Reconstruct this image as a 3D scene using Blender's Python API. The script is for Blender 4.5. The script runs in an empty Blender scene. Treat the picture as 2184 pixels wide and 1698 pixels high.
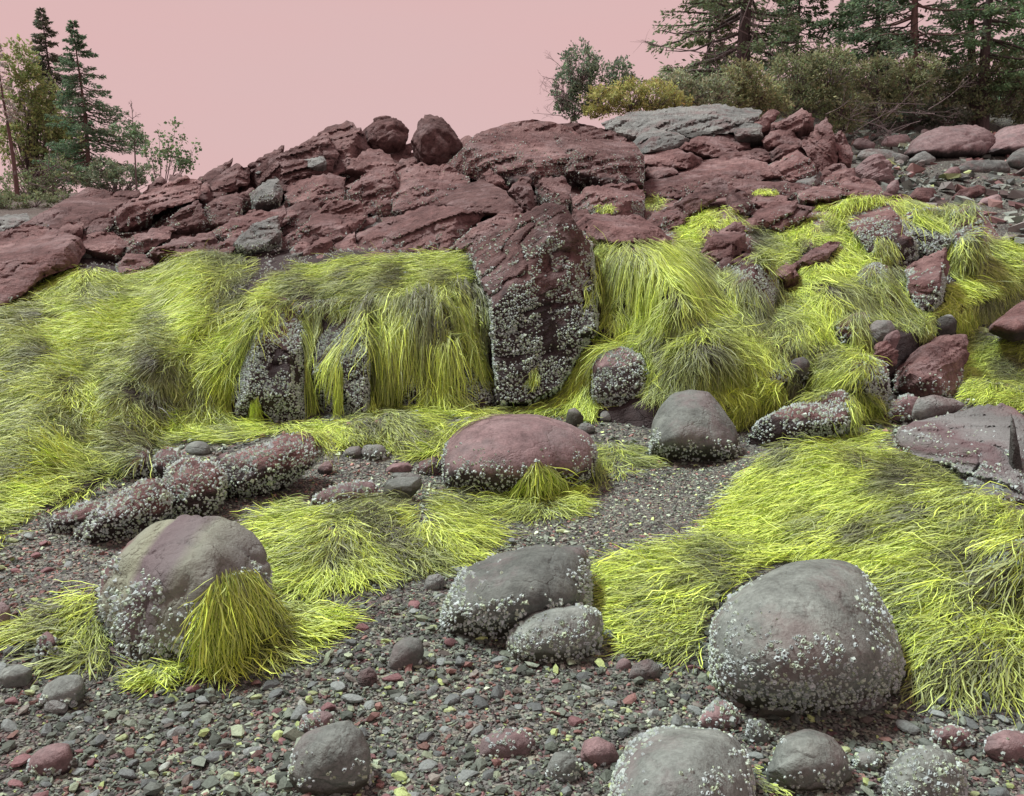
import bpy, bmesh, math, random
import numpy as np
from mathutils import Vector, Matrix
from mathutils.bvhtree import BVHTree
from mathutils.geometry import delaunay_2d_cdt

random.seed(7)
rng = np.random.default_rng(7)
scene = bpy.context.scene
COL = scene.collection

# ------------------------------------------------------------------ camera
FW, FH, FPX = 2184.0, 1698.0, 1817.0        # photo frame used for measuring
CAMZ, PITCH = 1.55, math.radians(9.0)
camd = bpy.data.cameras.new('camera')
camd.sensor_width = 36.0
camd.lens = 36.0 * FPX / FW
camd.clip_start = 0.05
camd.clip_end = 3000.0
cam = bpy.data.objects.new('camera', camd)
cam.location = (0, 0, CAMZ)
cam.rotation_euler = (math.radians(90) - PITCH, 0, 0)
COL.objects.link(cam)
scene.camera = cam

# ------------------------------------------------------------------ sky and sun
world = bpy.data.worlds.new('World')
scene.world = world
world.use_nodes = True
wn = world.node_tree.nodes; wl = world.node_tree.links
wn.clear()
SUN_EL = math.radians(62)
sky = wn.new('ShaderNodeTexSky'); sky.sky_type = 'NISHITA'; sky.sun_disc = False
sky.sun_elevation = SUN_EL
veil = wn.new('ShaderNodeTexNoise'); veil.inputs['Scale'].default_value = 1.6
veil.inputs['Detail'].default_value = 3
wtc = wn.new('ShaderNodeTexCoord'); wmap = wn.new('ShaderNodeMapping')
wmap.inputs['Scale'].default_value = (1.0, 1.0, 4.0)
wl.new(wtc.outputs['Generated'], wmap.inputs['Vector']); wl.new(wmap.outputs['Vector'], veil.inputs['Vector'])
wr = wn.new('ShaderNodeValToRGB')
wr.color_ramp.elements[0].position = 0.3; wr.color_ramp.elements[0].color = (0.665, 0.418, 0.412, 1)
wr.color_ramp.elements[1].position = 0.7; wr.color_ramp.elements[1].color = (0.643, 0.436, 0.431, 1)
wl.new(veil.outputs['Fac'], wr.inputs['Fac'])
b1 = wn.new('ShaderNodeBackground'); b1.inputs['Strength'].default_value = 0.05
b2 = wn.new('ShaderNodeBackground'); b2.inputs['Strength'].default_value = 1.0
wl.new(sky.outputs['Color'], b1.inputs['Color']); wl.new(wr.outputs['Color'], b2.inputs['Color'])
wm = wn.new('ShaderNodeMixShader'); wm.inputs['Fac'].default_value = 0.97   # pink overcast veil hides the blue
wl.new(b1.outputs[0], wm.inputs[1]); wl.new(b2.outputs[0], wm.inputs[2])
wo = wn.new('ShaderNodeOutputWorld'); wl.new(wm.outputs[0], wo.inputs['Surface'])

sd = bpy.data.lights.new('sun', 'SUN')
sd.energy = 4.2; sd.angle = math.radians(14); sd.color = (1.0, 0.99, 0.96)
sun = bpy.data.objects.new('sun', sd)
sdir = Vector((-0.45, 0.12, math.tan(SUN_EL) * 0.466)).normalized()       # soft light from the upper left
sun.rotation_euler = sdir.to_track_quat('Z', 'Y').to_euler()
sun.location = (5, -5, 30)
COL.objects.link(sun)
sky.sun_rotation = math.atan2(sdir.x, sdir.y)

scene.view_settings.view_transform = 'Standard'
scene.view_settings.look = 'None'
scene.view_settings.exposure = 0.18
scene.view_settings.gamma = 1.0
scene.view_settings.use_curve_mapping = False

# ------------------------------------------------------------------ numeric helpers
cp, sp = math.cos(PITCH), math.sin(PITCH)
def ray(u, v):
    dx = (u - FW / 2) / FPX; dz = -(v - FH / 2) / FPX
    return (dx, cp + dz * sp, -sp + dz * cp)
def P(u, v, Y):
    d = ray(u, v); k = Y / d[1]
    return Vector((d[0] * k, Y, CAMZ + d[2] * k))
def PN(u, v, Y):
    u = np.asarray(u, float); v = np.asarray(v, float); Y = np.asarray(Y, float)
    dx = (u - FW / 2) / FPX; dz = -(v - FH / 2) / FPX
    ry = cp + dz * sp; rz = -sp + dz * cp
    k = Y / ry
    return np.stack([dx * k, Y + 0 * k, CAMZ + rz * k], -1)
def UV(p):
    p = np.asarray(p, float)
    x = p[..., 0]; y = p[..., 1]; z = p[..., 2] - CAMZ
    f = y * cp - z * sp; up = y * sp + z * cp
    f = np.where(np.abs(f) < 1e-6, 1e-6, f)
    return FW / 2 + FPX * x / f, FH / 2 - FPX * up / f, f

def _h(ix, iy, iz, s):
    n = (ix.astype(np.int64) * 374761393 + iy.astype(np.int64) * 668265263 + iz.astype(np.int64) * 2147483647 + s * 974634777) & 0xffffffff
    n = ((n ^ (n >> 13)) * 1274126177) & 0xffffffff
    n = ((n ^ (n >> 16)) * 2246822519) & 0xffffffff
    n = n ^ (n >> 15)
    return (n & 0xffffff) / float(0xffffff) * 2 - 1
def vnoise(p, s=0):
    p = np.asarray(p, float)
    i = np.floor(p).astype(np.int64); f = p - i
    f = f * f * f * (f * (f * 6 - 15) + 10)
    r = 0
    for a in (0, 1):
        wa = f[..., 0] if a else 1 - f[..., 0]
        for b in (0, 1):
            wb = f[..., 1] if b else 1 - f[..., 1]
            for c in (0, 1):
                wc = f[..., 2] if c else 1 - f[..., 2]
                r = r + wa * wb * wc * _h(i[..., 0] + a, i[..., 1] + b, i[..., 2] + c, s)
    return r
def fbm(p, o=4, s=0, g=0.5):
    r = 0; a = 1.0; t = 0
    for k in range(o):
        r = r + a * vnoise(np.asarray(p) * (2.03 ** k), s + k * 17); t += a; a *= g
    return r / t
def inpoly(u, v, poly):
    u = np.asarray(u); v = np.asarray(v)
    r = np.zeros(u.shape, bool)
    n = len(poly); j = n - 1
    for i in range(n):
        xi, yi = poly[i]; xj, yj = poly[j]
        c = ((yi > v) != (yj > v)) & (u < (xj - xi) * (v - yi) / ((yj - yi) or 1e-9) + xi)
        r ^= c; j = i
    return r

# ------------------------------------------------------------------ object helpers
def tag(o, label=None, cat=None, group=None, kind=None):
    if label: o['label'] = label
    if cat: o['category'] = cat
    if group: o['group'] = group
    if kind: o['kind'] = kind
    return o
def mesh_np(name, V, F, smooth=True):
    """V (n,3), F: (m,k) array or list of arrays with different k"""
    if not isinstance(F, list): F = [F]
    F = [np.asarray(f, np.int32) for f in F if len(f)]
    me = bpy.data.meshes.new(name)
    V = np.asarray(V, np.float32)
    me.vertices.add(len(V)); me.vertices.foreach_set('co', V.ravel())
    loops = np.concatenate([f.ravel() for f in F]); 
    sizes = np.concatenate([np.full(len(f), f.shape[1], np.int32) for f in F])
    starts = np.concatenate([[0], np.cumsum(sizes)[:-1]]).astype(np.int32)
    me.loops.add(len(loops)); me.loops.foreach_set('vertex_index', loops)
    me.polygons.add(len(sizes)); me.polygons.foreach_set('loop_start', starts)
    try: me.polygons.foreach_set('loop_total', sizes)
    except Exception: pass
    me.polygons.foreach_set('use_smooth', np.full(len(sizes), smooth, bool))
    me.update(calc_edges=True)
    return me
def color_attr(me, name, C):
    a = me.color_attributes.new(name, 'FLOAT_COLOR', 'POINT')
    C = np.asarray(C, np.float32)
    if C.shape[1] == 3: C = np.concatenate([C, np.ones((len(C), 1), np.float32)], 1)
    a.data.foreach_set('color', C.ravel())
def float_attr(me, name, A):
    a = me.attributes.new(name, 'FLOAT', 'POINT'); a.data.foreach_set('value', np.asarray(A, np.float32))
def link(name, me, mat, parent=None, loc=None):
    o = bpy.data.objects.new(name, me); COL.objects.link(o)
    if me is not None and mat is not None:
        me.materials.clear(); me.materials.append(mat)
    if loc is not None: o.location = loc
    if parent is not None: o.parent = parent
    return o
def empty(name, loc):
    o = bpy.data.objects.new(name, None); o.empty_display_size = 0.1
    o.location = loc; COL.objects.link(o); return o

# ------------------------------------------------------------------ materials
class NT:
    def __init__(s, name):
        s.m = bpy.data.materials.new(name); s.m.use_nodes = True
        s.t = s.m.node_tree; s.t.nodes.clear()
        s.out = s.n('ShaderNodeOutputMaterial'); s.b = s.n('ShaderNodeBsdfPrincipled')
        s.l(s.b.outputs[0], s.out.inputs['Surface'])
    def n(s, t, **k):
        x = s.t.nodes.new(t)
        for a, b in k.items(): setattr(x, a, b)
        return x
    def l(s, a, b): s.t.links.new(a, b)
    def noise(s, scale, detail=6, rough=0.6, vec=None, dist=0.0):
        x = s.n('ShaderNodeTexNoise'); x.inputs['Scale'].default_value = scale
        x.inputs['Detail'].default_value = detail; x.inputs['Roughness'].default_value = rough
        x.inputs['Distortion'].default_value = dist
        if vec is not None: s.l(vec, x.inputs['Vector'])
        return x
    def ramp(s, fac, stops):
        x = s.n('ShaderNodeValToRGB'); e = x.color_ramp.elements
        while len(e) < len(stops): e.new(0.5)
        for i, (p, c) in enumerate(stops):
            e[i].position = p
            e[i].color = tuple(c) + (1,) if hasattr(c, '__len__') else (c, c, c, 1)
        s.l(fac, x.inputs['Fac']); return x
    def mix(s, fac, a, b, mode='MIX'):
        x = s.n('ShaderNodeMix', data_type='RGBA', blend_type=mode)
        for sock, val in ((0, fac), (6, a), (7, b)):
            if hasattr(val, 'is_linked') or hasattr(val, 'links'): s.l(val, x.inputs[sock])
            elif hasattr(val, '__len__'): x.inputs[sock].default_value = tuple(val) + (1,)
            else: x.inputs[sock].default_value = val
        return x.outputs[2]
    def math(s, op, a, b=None, c=None, clamp=False):
        x = s.n('ShaderNodeMath', operation=op, use_clamp=clamp)
        for i, val in enumerate((a, b, c)):
            if val is None: continue
            if hasattr(val, 'links'): s.l(val, x.inputs[i])
            else: x.inputs[i].default_value = val
        return x.outputs[0]
    def attr(s, name):
        x = s.n('ShaderNodeAttribute', attribute_name=name); return x
    def bump(s, h, strength, dist, normal=None):
        x = s.n('ShaderNodeBump'); x.inputs['Strength'].default_value = strength
        x.inputs['Distance'].default_value = dist
        s.l(h, x.inputs['Height'])
        if normal is not None: s.l(normal, x.inputs['Normal'])
        return x.outputs[0]

def rock_material(name, cols, wetcol, rough=0.85, strata=None, patch=None, bump=1.0, spec=0.3, patch_amt=0.5, streak=None):
    """cols: three base colours; wetcol: stain low down (attribute 'wet'); strata: (direction, scale) of bedding lines"""
    N = NT(name)
    geo = N.n('ShaderNodeNewGeometry'); pos = geo.outputs['Position']
    oi = N.n('ShaderNodeObjectInfo')
    n1 = N.noise(1.7, 8, 0.62, pos); n2 = N.noise(11, 6, 0.65, pos); n3 = N.noise(75, 4, 0.7, pos)
    c = N.ramp(n1.outputs['Fac'], [(0.28, cols[0]), (0.5, cols[1]), (0.72, cols[2])]).outputs[0]
    f2 = N.ramp(n2.outputs['Fac'], [(0.3, 0.6), (0.5, 1.0), (0.72, 1.35)]).outputs[0]
    c = N.mix(1.0, c, f2, 'MULTIPLY')
    f3 = N.ramp(n3.outputs['Fac'], [(0.3, 0.7), (0.5, 1.0), (0.7, 1.3)]).outputs[0]
    c = N.mix(0.8, c, f3, 'MULTIPLY')
    # every object slightly different
    hv = N.n('ShaderNodeMapRange'); hv.inputs['To Min'].default_value = 0.72; hv.inputs['To Max'].default_value = 1.3
    N.l(oi.outputs['Random'], hv.inputs['Value'])
    gc = N.n('ShaderNodeCombineColor')
    for i in range(3): N.l(hv.outputs[0], gc.inputs[i])
    c = N.mix(1.0, c, gc.outputs[0], 'MULTIPLY')
    if patch is not None:
        n4 = N.noise(2.6, 7, 0.7, pos); 
        fac = N.ramp(n4.outputs['Fac'], [(0.5, 0.0), (0.62, patch_amt)]).outputs[0]
        c = N.mix(fac, c, patch)
    heights = []
    if strata is not None:
        d, sc = strata
        mp = N.n('ShaderNodeVectorMath', operation='DOT_PRODUCT'); mp.inputs[1].default_value = d
        N.l(pos, mp.inputs[0])
        wob = N.noise(1.3, 5, 0.6, pos)
        t = N.math('MULTIPLY', wob.outputs['Fac'], 0.5)
        s1 = N.math('ADD', mp.outputs['Value'], t)
        cv = N.n('ShaderNodeCombineXYZ'); N.l(s1, cv.inputs[0])
        ns = N.noise(sc, 5, 0.75, cv.outputs[0])
        fs = N.ramp(ns.outputs['Fac'], [(0.36, 0.45), (0.44, 0.95), (0.6, 1.1)]).outputs[0]
        c = N.mix(0.75, c, fs, 'MULTIPLY')
        heights.append((ns.outputs['Fac'], 0.7, 0.05))
    if streak is not None:
        d, sc, stops, amt, so = streak
        mp = N.n('ShaderNodeVectorMath', operation='DOT_PRODUCT'); mp.inputs[1].default_value = d
        tc = N.n('ShaderNodeTexCoord')
        N.l(tc.outputs['Object'], mp.inputs[0])
        wob = N.noise(2.0, 4, 0.6, tc.outputs['Object'])
        s1 = N.math('ADD', mp.outputs['Value'], N.math('MULTIPLY', wob.outputs['Fac'], 0.14))
        c2 = N.ramp(N.math('MULTIPLY_ADD', s1, sc, so), stops)
        c = N.mix(amt, c, c2.outputs[0])
    # stains with their own outline low on the rock
    wa = N.attr('wet')
    wn_ = N.noise(7, 6, 0.7, pos)
    wf = N.math('ADD', wa.outputs['Fac'], N.math('MULTIPLY', N.math('SUBTRACT', wn_.outputs['Fac'], 0.5), 1.4))
    wf = N.ramp(wf, [(0.35, 0.0), (0.7, 0.9)]).outputs[0]
    c = N.mix(wf, c, wetcol)
    N.l(c, N.b.inputs['Base Color'])
    N.b.inputs['Roughness'].default_value = rough
    N.b.inputs['Specular IOR Level'].default_value = spec
    # relief
    vo = N.n('ShaderNodeTexVoronoi', feature='DISTANCE_TO_EDGE'); vo.inputs['Scale'].default_value = 3.2
    wv = N.noise(4, 4, 0.6, pos)
    vm = N.n('ShaderNodeVectorMath', operation='MULTIPLY_ADD'); vm.inputs[1].default_value = (0.35, 0.35, 0.35)
    N.l(wv.outputs['Color'], vm.inputs[0]); N.l(pos, vm.inputs[2]); N.l(vm.outputs[0], vo.inputs['Vector'])
    crack = N.ramp(vo.outputs['Distance'], [(0.0, 0.0), (0.035, 1.0)]).outputs[0]
    nb = N.bump(n3.outputs['Fac'], 0.5 * bump, 0.012)
    n5 = N.noise(26, 6, 0.7, pos)
    nb = N.bump(n5.outputs['Fac'], 0.8 * bump, 0.03, nb)
    nb = N.bump(n2.outputs['Fac'], 0.6 * bump, 0.04, nb)
    nb = N.bump(crack, 0.6 * bump, 0.02, nb)
    for h, st, di in heights: nb = N.bump(h, st * bump, di, nb)
    N.l(nb, N.b.inputs['Normal'])
    return N.m

BED = (-0.42, 0.28, 0.86)      # normal of the dipping beds of the red ledge
M_RED = rock_material('maroon sandstone', [(0.070, 0.038, 0.037), (0.135, 0.080, 0.076), (0.250, 0.172, 0.164)],
                      (0.032, 0.030, 0.031), 0.88, strata=(BED, 7.0), patch=(0.30, 0.245, 0.245), patch_amt=0.4)
M_REDB = rock_material('maroon boulder', [(0.130, 0.090, 0.092), (0.185, 0.135, 0.136), (0.240, 0.190, 0.190)],
                      (0.028, 0.026, 0.027), 0.8, patch=(0.20, 0.19, 0.19), patch_amt=0.4, bump=0.6)
M_GREY = rock_material('grey slate boulder', [(0.095, 0.117, 0.106), (0.150, 0.180, 0.166), (0.205, 0.242, 0.215)],
                      (0.055, 0.062, 0.045), 0.8, patch=(0.19, 0.155, 0.160), patch_amt=0.45, bump=0.55)
M_GREYR = rock_material('grey boulder with red patches', [(0.098, 0.119, 0.108), (0.142, 0.171, 0.156), (0.190, 0.222, 0.200)],
                      (0.055, 0.062, 0.040), 0.7, patch=(0.15, 0.095, 0.098), patch_amt=0.4, bump=0.5)
M_GREYG = rock_material('weathered grey green rock', [(0.12, 0.14, 0.135), (0.19, 0.215, 0.205), (0.27, 0.30, 0.28)],
                      (0.05, 0.055, 0.05), 0.9, strata=(BED, 9.0), patch=(0.17, 0.10, 0.10), patch_amt=0.5)
M_STRIPE = rock_material('striped slate boulder', [(0.110, 0.120, 0.112), (0.160, 0.170, 0.155), (0.21, 0.22, 0.19)],
                      (0.045, 0.048, 0.035), 0.85, bump=0.7,
                      streak=((1.0, 0.0, -0.35), 1.0, [(0.0, (0.13, 0.085, 0.09)), (0.14, (0.15, 0.09, 0.095)), (0.18, (0.25, 0.29, 0.22)), (0.27, (0.27, 0.31, 0.22)),
                              (0.30, (0.14, 0.115, 0.125)), (0.42, (0.15, 0.14, 0.145)), (0.48, (0.21, 0.24, 0.19)), (0.66, (0.16, 0.175, 0.165)), (0.85, (0.20, 0.225, 0.195)), (1.0, (0.17, 0.11, 0.115))], 0.85, 0.515))
M_BAND = rock_material('banded red and grey slab', [(0.12, 0.12, 0.12), (0.17, 0.165, 0.165), (0.22, 0.2, 0.2)],
                      (0.05, 0.05, 0.045), 0.85, strata=((-0.25, 0.1, 0.95), 14.0), bump=0.8,
                      streak=((-0.26, -0.05, 0.96), 1.3, [(0.0, (0.13, 0.065, 0.065)), (0.14, (0.19, 0.095, 0.095)), (0.18, (0.24, 0.16, 0.155)), (0.23, (0.15, 0.075, 0.075)), (0.36, (0.20, 0.105, 0.105)), (0.41, (0.08, 0.07, 0.075)), (0.46, (0.19, 0.125, 0.125)), (0.53, (0.15, 0.165, 0.16)), (0.60, (0.22, 0.24, 0.235)), (0.65, (0.14, 0.10, 0.105)), (0.72, (0.19, 0.21, 0.20)), (1.0, (0.16, 0.18, 0.17))], 0.9, -0.30))
M_BED = rock_material('dark wet bedrock', [(0.035, 0.030, 0.032), (0.06, 0.048, 0.05), (0.09, 0.07, 0.07)],
                      (0.02, 0.02, 0.018), 0.8, bump=1.0)

def vc_material(name, rough, spec=0.4, bumpscale=None, bumpd=0.004, var=0.0, sheen=0):
    N = NT(name)
    a = N.attr('col'); c = a.outputs['Color']
    geo = N.n('ShaderNodeNewGeometry')
    if var:
        n = N.noise(140, 3, 0.6, geo.outputs['Position'])
        c = N.mix(var, c, N.ramp(n.outputs['Fac'], [(0.3, 0.55), (0.5, 1.0), (0.7, 1.45)]).outputs[0], 'MULTIPLY')
    N.l(c, N.b.inputs['Base Color'])
    N.b.inputs['Roughness'].default_value = rough
    N.b.inputs['Specular IOR Level'].default_value = spec
    if bumpscale:
        n = N.noise(bumpscale, 4, 0.65, geo.outputs['Position'])
        N.l(N.bump(n.outputs['Fac'], 0.6, bumpd), N.b.inputs['Normal'])
    return N.m
M_PEB = vc_material('mixed beach pebbles', 0.75, 0.35, 160, 0.004, 0.55)
M_WEED = vc_material('yellow green rockweed', 0.5, 0.35)
M_BARN = vc_material('pale barnacle shell', 0.85, 0.2, 400, 0.002, 0.35)
M_LEAF = vc_material('leaf green', 0.75, 0.15)
_t = M_LEAF.node_tree; _tr = _t.nodes.new('ShaderNodeBsdfTranslucent'); _mx = _t.nodes.new('ShaderNodeMixShader'); _mx.inputs[0].default_value = 0.35
_pb = next(n for n in _t.nodes if n.type == 'BSDF_PRINCIPLED'); _oo = next(n for n in _t.nodes if n.type == 'OUTPUT_MATERIAL')
_t.links.new(_pb.inputs['Base Color'].links[0].from_socket, _tr.inputs['Color'])
_t.links.new(_pb.outputs[0], _mx.inputs[1]); _t.links.new(_tr.outputs[0], _mx.inputs[2]); _t.links.new(_mx.outputs[0], _oo.inputs['Surface'])
def bark_material(name, a, b):
    N = NT(name)
    tc = N.n('ShaderNodeTexCoord'); mp = N.n('ShaderNodeMapping'); mp.inputs['Scale'].default_value = (6, 6, 1.2)
    N.l(tc.outputs['Object'], mp.inputs['Vector'])
    n = N.noise(3, 6, 0.7, mp.outputs[0])
    c = N.ramp(n.outputs['Fac'], [(0.3, a), (0.7, b)])
    N.l(c.outputs[0], N.b.inputs['Base Color']); N.b.inputs['Roughness'].default_value = 0.95
    N.l(N.bump(n.outputs['Fac'], 0.9, 0.03), N.b.inputs['Normal'])
    return N.m
M_BARK = bark_material('dark conifer bark', (0.045, 0.035, 0.035), (0.13, 0.10, 0.10))
M_BARKR = bark_material('reddish bark', (0.10, 0.06, 0.055), (0.20, 0.13, 0.12))
M_BARKP = bark_material('pale bark', (0.18, 0.16, 0.15), (0.38, 0.34, 0.32))
M_TWIG = bark_material('bare grey twig', (0.10, 0.075, 0.075), (0.22, 0.18, 0.18))

def ground_material():
    N = NT('gravel')
    geo = N.n('ShaderNodeNewGeometry'); pos = geo.outputs['Position']
    def layer(scale):
        v = N.n('ShaderNodeTexVoronoi'); v.inputs['Scale'].default_value = scale
        w = N.noise(scale * 0.7, 2, 0.5, pos)
        vm = N.n('ShaderNodeVectorMath', operation='MULTIPLY_ADD'); vm.inputs[1].default_value = (0.6 / scale,) * 3
        N.l(w.outputs['Color'], vm.inputs[0]); N.l(pos, vm.inputs[2]); N.l(vm.outputs[0], v.inputs['Vector'])
        sep = N.n('ShaderNodeSeparateColor'); N.l(v.outputs['Color'], sep.inputs[0])
        col = N.ramp(sep.outputs[0], [(0.0, (0.07, 0.075, 0.07)), (0.35, (0.13, 0.145, 0.132)), (0.6, (0.20, 0.215, 0.19)), (0.74, (0.14, 0.095, 0.096)), (0.82, (0.25, 0.275, 0.21)), (1.0, (0.34, 0.36, 0.31))])
        col.color_ramp.interpolation = 'CONSTANT'
        return v, col.outputs[0]
    v1, c1 = layer(70); v2, c2 = layer(26)
    sel = N.noise(2.2, 3, 0.6, pos)
    f = N.ramp(sel.outputs['Fac'], [(0.45, 0.0), (0.6, 1.0)]).outputs[0]
    c = N.mix(f, c1, c2)
    n0 = N.noise(0.6, 4, 0.6, pos)
    c = N.mix(1.0, c, N.ramp(n0.outputs['Fac'], [(0.3, 0.7), (0.7, 1.2)]).outputs[0], 'MULTIPLY')
    # pebbles up the beach give way to litter and soil under the trees
    far = N.attr('soil')
    c = N.mix(far.outputs['Fac'], c, (0.10, 0.085, 0.07))
    N.l(c, N.b.inputs['Base Color']); N.b.inputs['Roughness'].default_value = 0.85
    h1 = N.math('MULTIPLY', v1.outputs['Distance'], -1.0); h2 = N.math('MULTIPLY', v2.outputs['Distance'], -1.0)
    nb = N.bump(h1, 0.9, 0.02); nb = N.bump(h2, 0.7, 0.05, nb)
    N.l(nb, N.b.inputs['Normal'])
    return N.m
M_GROUND = ground_material()

# ------------------------------------------------------------------ ground
def smooth(a, b, x):
    t = np.clip((np.asarray(x, float) - a) / (b - a), 0, 1); return t * t * (3 - 2 * t)
PR = ([-50, 0, 5, 7, 9, 12, 15, 20, 25.5, 28, 32, 40, 90, 500], [-2.2, 0, .25, .45, .85, 1.55, 2.4, 3.85, 5.35, 6.5, 8.0, 9.2, 13, 32])
PL = ([-50, 0, 5, 7, 9, 12, 15, 20, 26, 40, 90, 500], [-2.2, 0, .25, .45, .80, 1.3, 1.7, 2.2, 2.9, 4.45, 8.7, 36])
BUMPS = []          # (u, v, radius m, height m): stones and humps hidden under the weed
def g_base(x, y):
    x = np.asarray(x, float); y = np.asarray(y, float)
    a = x / np.maximum(np.abs(y), 1.0)
    k = smooth(0.05, 0.33, a)
    return np.interp(y, *PL) * (1 - k) + np.interp(y, *PR) * k
def g_solve(u, v):
    """distance at which the ray of pixel (u, v) meets the ground"""
    d = ray(u, v); ys = np.concatenate([np.arange(1.5, 14, 0.02), np.arange(14, 90, 0.1)])
    z = CAMZ + d[2] / d[1] * ys; x = d[0] / d[1] * ys
    hit = np.nonzero(z <= ground(x, ys))[0]
    return float(ys[hit[0]]) if len(hit) else 40.0
_b = []
def ground(x, y):
    z = g_base(x, y)
    for bx, by, r, h in _b:
        z = z + h * np.exp(-((x - bx) ** 2 + (y - by) ** 2) / (r * r))
    return z
for u, v, r, h in [(1800, 1080, .55, .16), (2000, 1010, .45, .16), (1700, 1000, .35, .12), (2150, 1200, .45, .20), (2080, 1330, .4, .13),
                   (1500, 1260, .40, .07), (1950, 1140, .5, .14), (690, 1190, .30, .12), (820, 1110, .30, .10), (160, 1330, .28, .07), (2120, 1440, .25, .08), (930, 1150, .22, .07),
                   (2120, 870, .5, .18), (2140, 760, .5, .2), (850, 930, .35, .12), (740, 950, .3, .08), (1900, 1300, .35, .05)]:
    Y = g_solve(u, v); p = P(u, v, Y); _b.append((p.x, p.y, r, h))

def ground_mesh():
    ys = np.concatenate([np.linspace(-60, 0, 8), np.linspace(0.8, 9, 120), np.linspace(9.2, 30, 60), np.linspace(31, 90, 25), np.geomspace(95, 900, 14)])
    ss = np.concatenate([np.linspace(-40, -1.2, 8), np.linspace(-1.05, 1.05, 140), np.linspace(1.2, 40, 8)])
    S, Yg = np.meshgrid(ss, ys)
    X = S * np.clip(np.abs(Yg), 2.5, 60)
    Z = ground(X, Yg)
    Q = np.stack([X, Yg, 0 * X], -1)
    Z = Z + 0.018 * fbm(Q * 1.7, 4, 3) * np.clip(Yg / 4, 0, 4) + np.where(Yg > 9, 0.10 * fbm(Q * 0.6, 4, 5), 0) * smooth(9, 16, Yg)
    V = np.stack([X, Yg, Z], -1).reshape(-1, 3)
    nr, nc = X.shape
    i = np.arange(nr * nc).reshape(nr, nc)
    F = np.stack([i[:-1, :-1], i[:-1, 1:], i[1:, 1:], i[1:, :-1]], -1).reshape(-1, 4)
    me = mesh_np('ground', V, F)
    a = V[:, 0] / np.maximum(np.abs(V[:, 1]), 1)
    soil = smooth(25, 29, V[:, 1] + 1.5 * fbm(V * 0.5, 3, 9))
    float_attr(me, 'soil', soil)
    return me, V, F
g_me, gV, gF = ground_mesh()
o_ground = link('ground', g_me, M_GROUND); tag(o_ground, kind='structure')

COLL_V = []; COLL_F = []; COLL_W = []; _cn = 0
def collide(V, F, weed_ok=True):
    global _cn
    COLL_V.append(np.asarray(V, np.float32)); 
    for f in (F if isinstance(F, list) else [F]):
        if len(f): COLL_F.append(np.asarray(f) + _cn); COLL_W.append(np.full(len(f), weed_ok))
    _cn += len(V)
sel = (gV[gF[:, 0], 1] > 0) & (gV[gF[:, 0], 1] < 32) & (np.abs(gV[gF[:, 0], 0]) < 1.3 * np.maximum(gV[gF[:, 0], 1], 2.5))
collide(gV, gF[sel])

# ------------------------------------------------------------------ bedrock of the ledge (surface under slabs and weed)
SKYL = [(-300, 500), (0, 495), (60, 478), (180, 420), (300, 412), (400, 392), (440, 420), (520, 375), (650, 320), (730, 285), (780, 300), (870, 310), (1000, 330), (1100, 280), (1300, 300), (1380, 270), (1500, 245), (1600, 245), (1700, 250), (1790, 300), (1830, 370), (1900, 400), (2000, 425), (2100, 445), (2140, 500), (2180, 540)]
BASE = [(-300, 1180), (0, 1125), (120, 1062), (250, 985), (380, 935), (520, 910), (700, 905), (1000, 890), (1250, 872), (1400, 845), (1560, 830), (1700, 790), (1800, 740), (1950, 690), (2030, 650), (2100, 600), (2150, 560), (2180, 550)]
BCP = [(0, 1130, 4.2), (0, 950, 5.2), (0, 800, 6.2), (0, 650, 7.4), (0, 560, 8.1), (-250, 1100, 4.0), (-250, 600, 7.6), (150, 1050, 4.75), (200, 900, 5.7), (200, 750, 6.7), (200, 620, 7.8),
       (350, 935, 5.9), (400, 800, 6.45), (400, 650, 7.4), (450, 545, 8.6), (330, 860, 6.1), (470, 880, 6.3), (600, 560, 8.2), (540, 900, 6.6), (560, 700, 7.0), (560, 640, 7.3),
       (660, 900, 6.75), (660, 660, 7.05), (760, 900, 6.8), (760, 640, 7.1), (900, 890, 6.85), (900, 640, 7.1), (1020, 880, 6.85), (1020, 640, 7.15), (1000, 540, 8.0), (800, 550, 8.2),
       (1150, 870, 6.75), (1150, 600, 7.2), (1280, 865, 6.45), (1250, 510, 8.2), (1330, 560, 7.6), (1300, 620, 7.25), (1300, 700, 7.05), (1400, 560, 7.6), (1400, 660, 7.25), (1450, 635, 6.95), (1380, 700, 6.85), (1400, 800, 6.45), (1400, 845, 6.3),
       (1530, 700, 6.9), (1560, 820, 6.4), (1650, 800, 6.6), (1700, 720, 7.3), (1640, 680, 7.4), (1650, 600, 8.2), (1550, 560, 8.4), (1500, 500, 8.9), (1550, 455, 9.7), (1750, 480, 9.7), (1800, 560, 8.7), (1800, 640, 7.9), (1850, 700, 7.3), (1950, 680, 7.7), (1900, 560, 8.9), (1960, 620, 8.3),
       (1900, 440, 11.0), (2000, 430, 11.2), (2080, 440, 11.3), (2020, 560, 9.4), (2090, 560, 9.6), (2120, 500, 10.9)]
for v, Y in [(500, 9.1), (450, 10.0), (400, 11.0), (350, 12.0), (300, 13.0), (250, 14.3)]:
    for u in (-200, 0, 200, 400, 600, 800, 1000, 1200):
        if v > np.interp(u, *zip(*SKYL)) - 60: BCP.append((u, v, Y + .45))
    for u in (1350, 1500, 1650, 1800):
        if v < 440 and v > np.interp(u, *zip(*SKYL)) - 60: BCP.append((u, v, Y + 1.9 + (.9 if v < 320 else 0)))
_c = np.array(BCP, float)
_r = np.hypot(_c[:, None, 0] - _c[None, :, 0], _c[:, None, 1] - _c[None, :, 1]) / 300
_A = np.zeros((len(_c) + 3, len(_c) + 3)); _n = len(_c)
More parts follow.
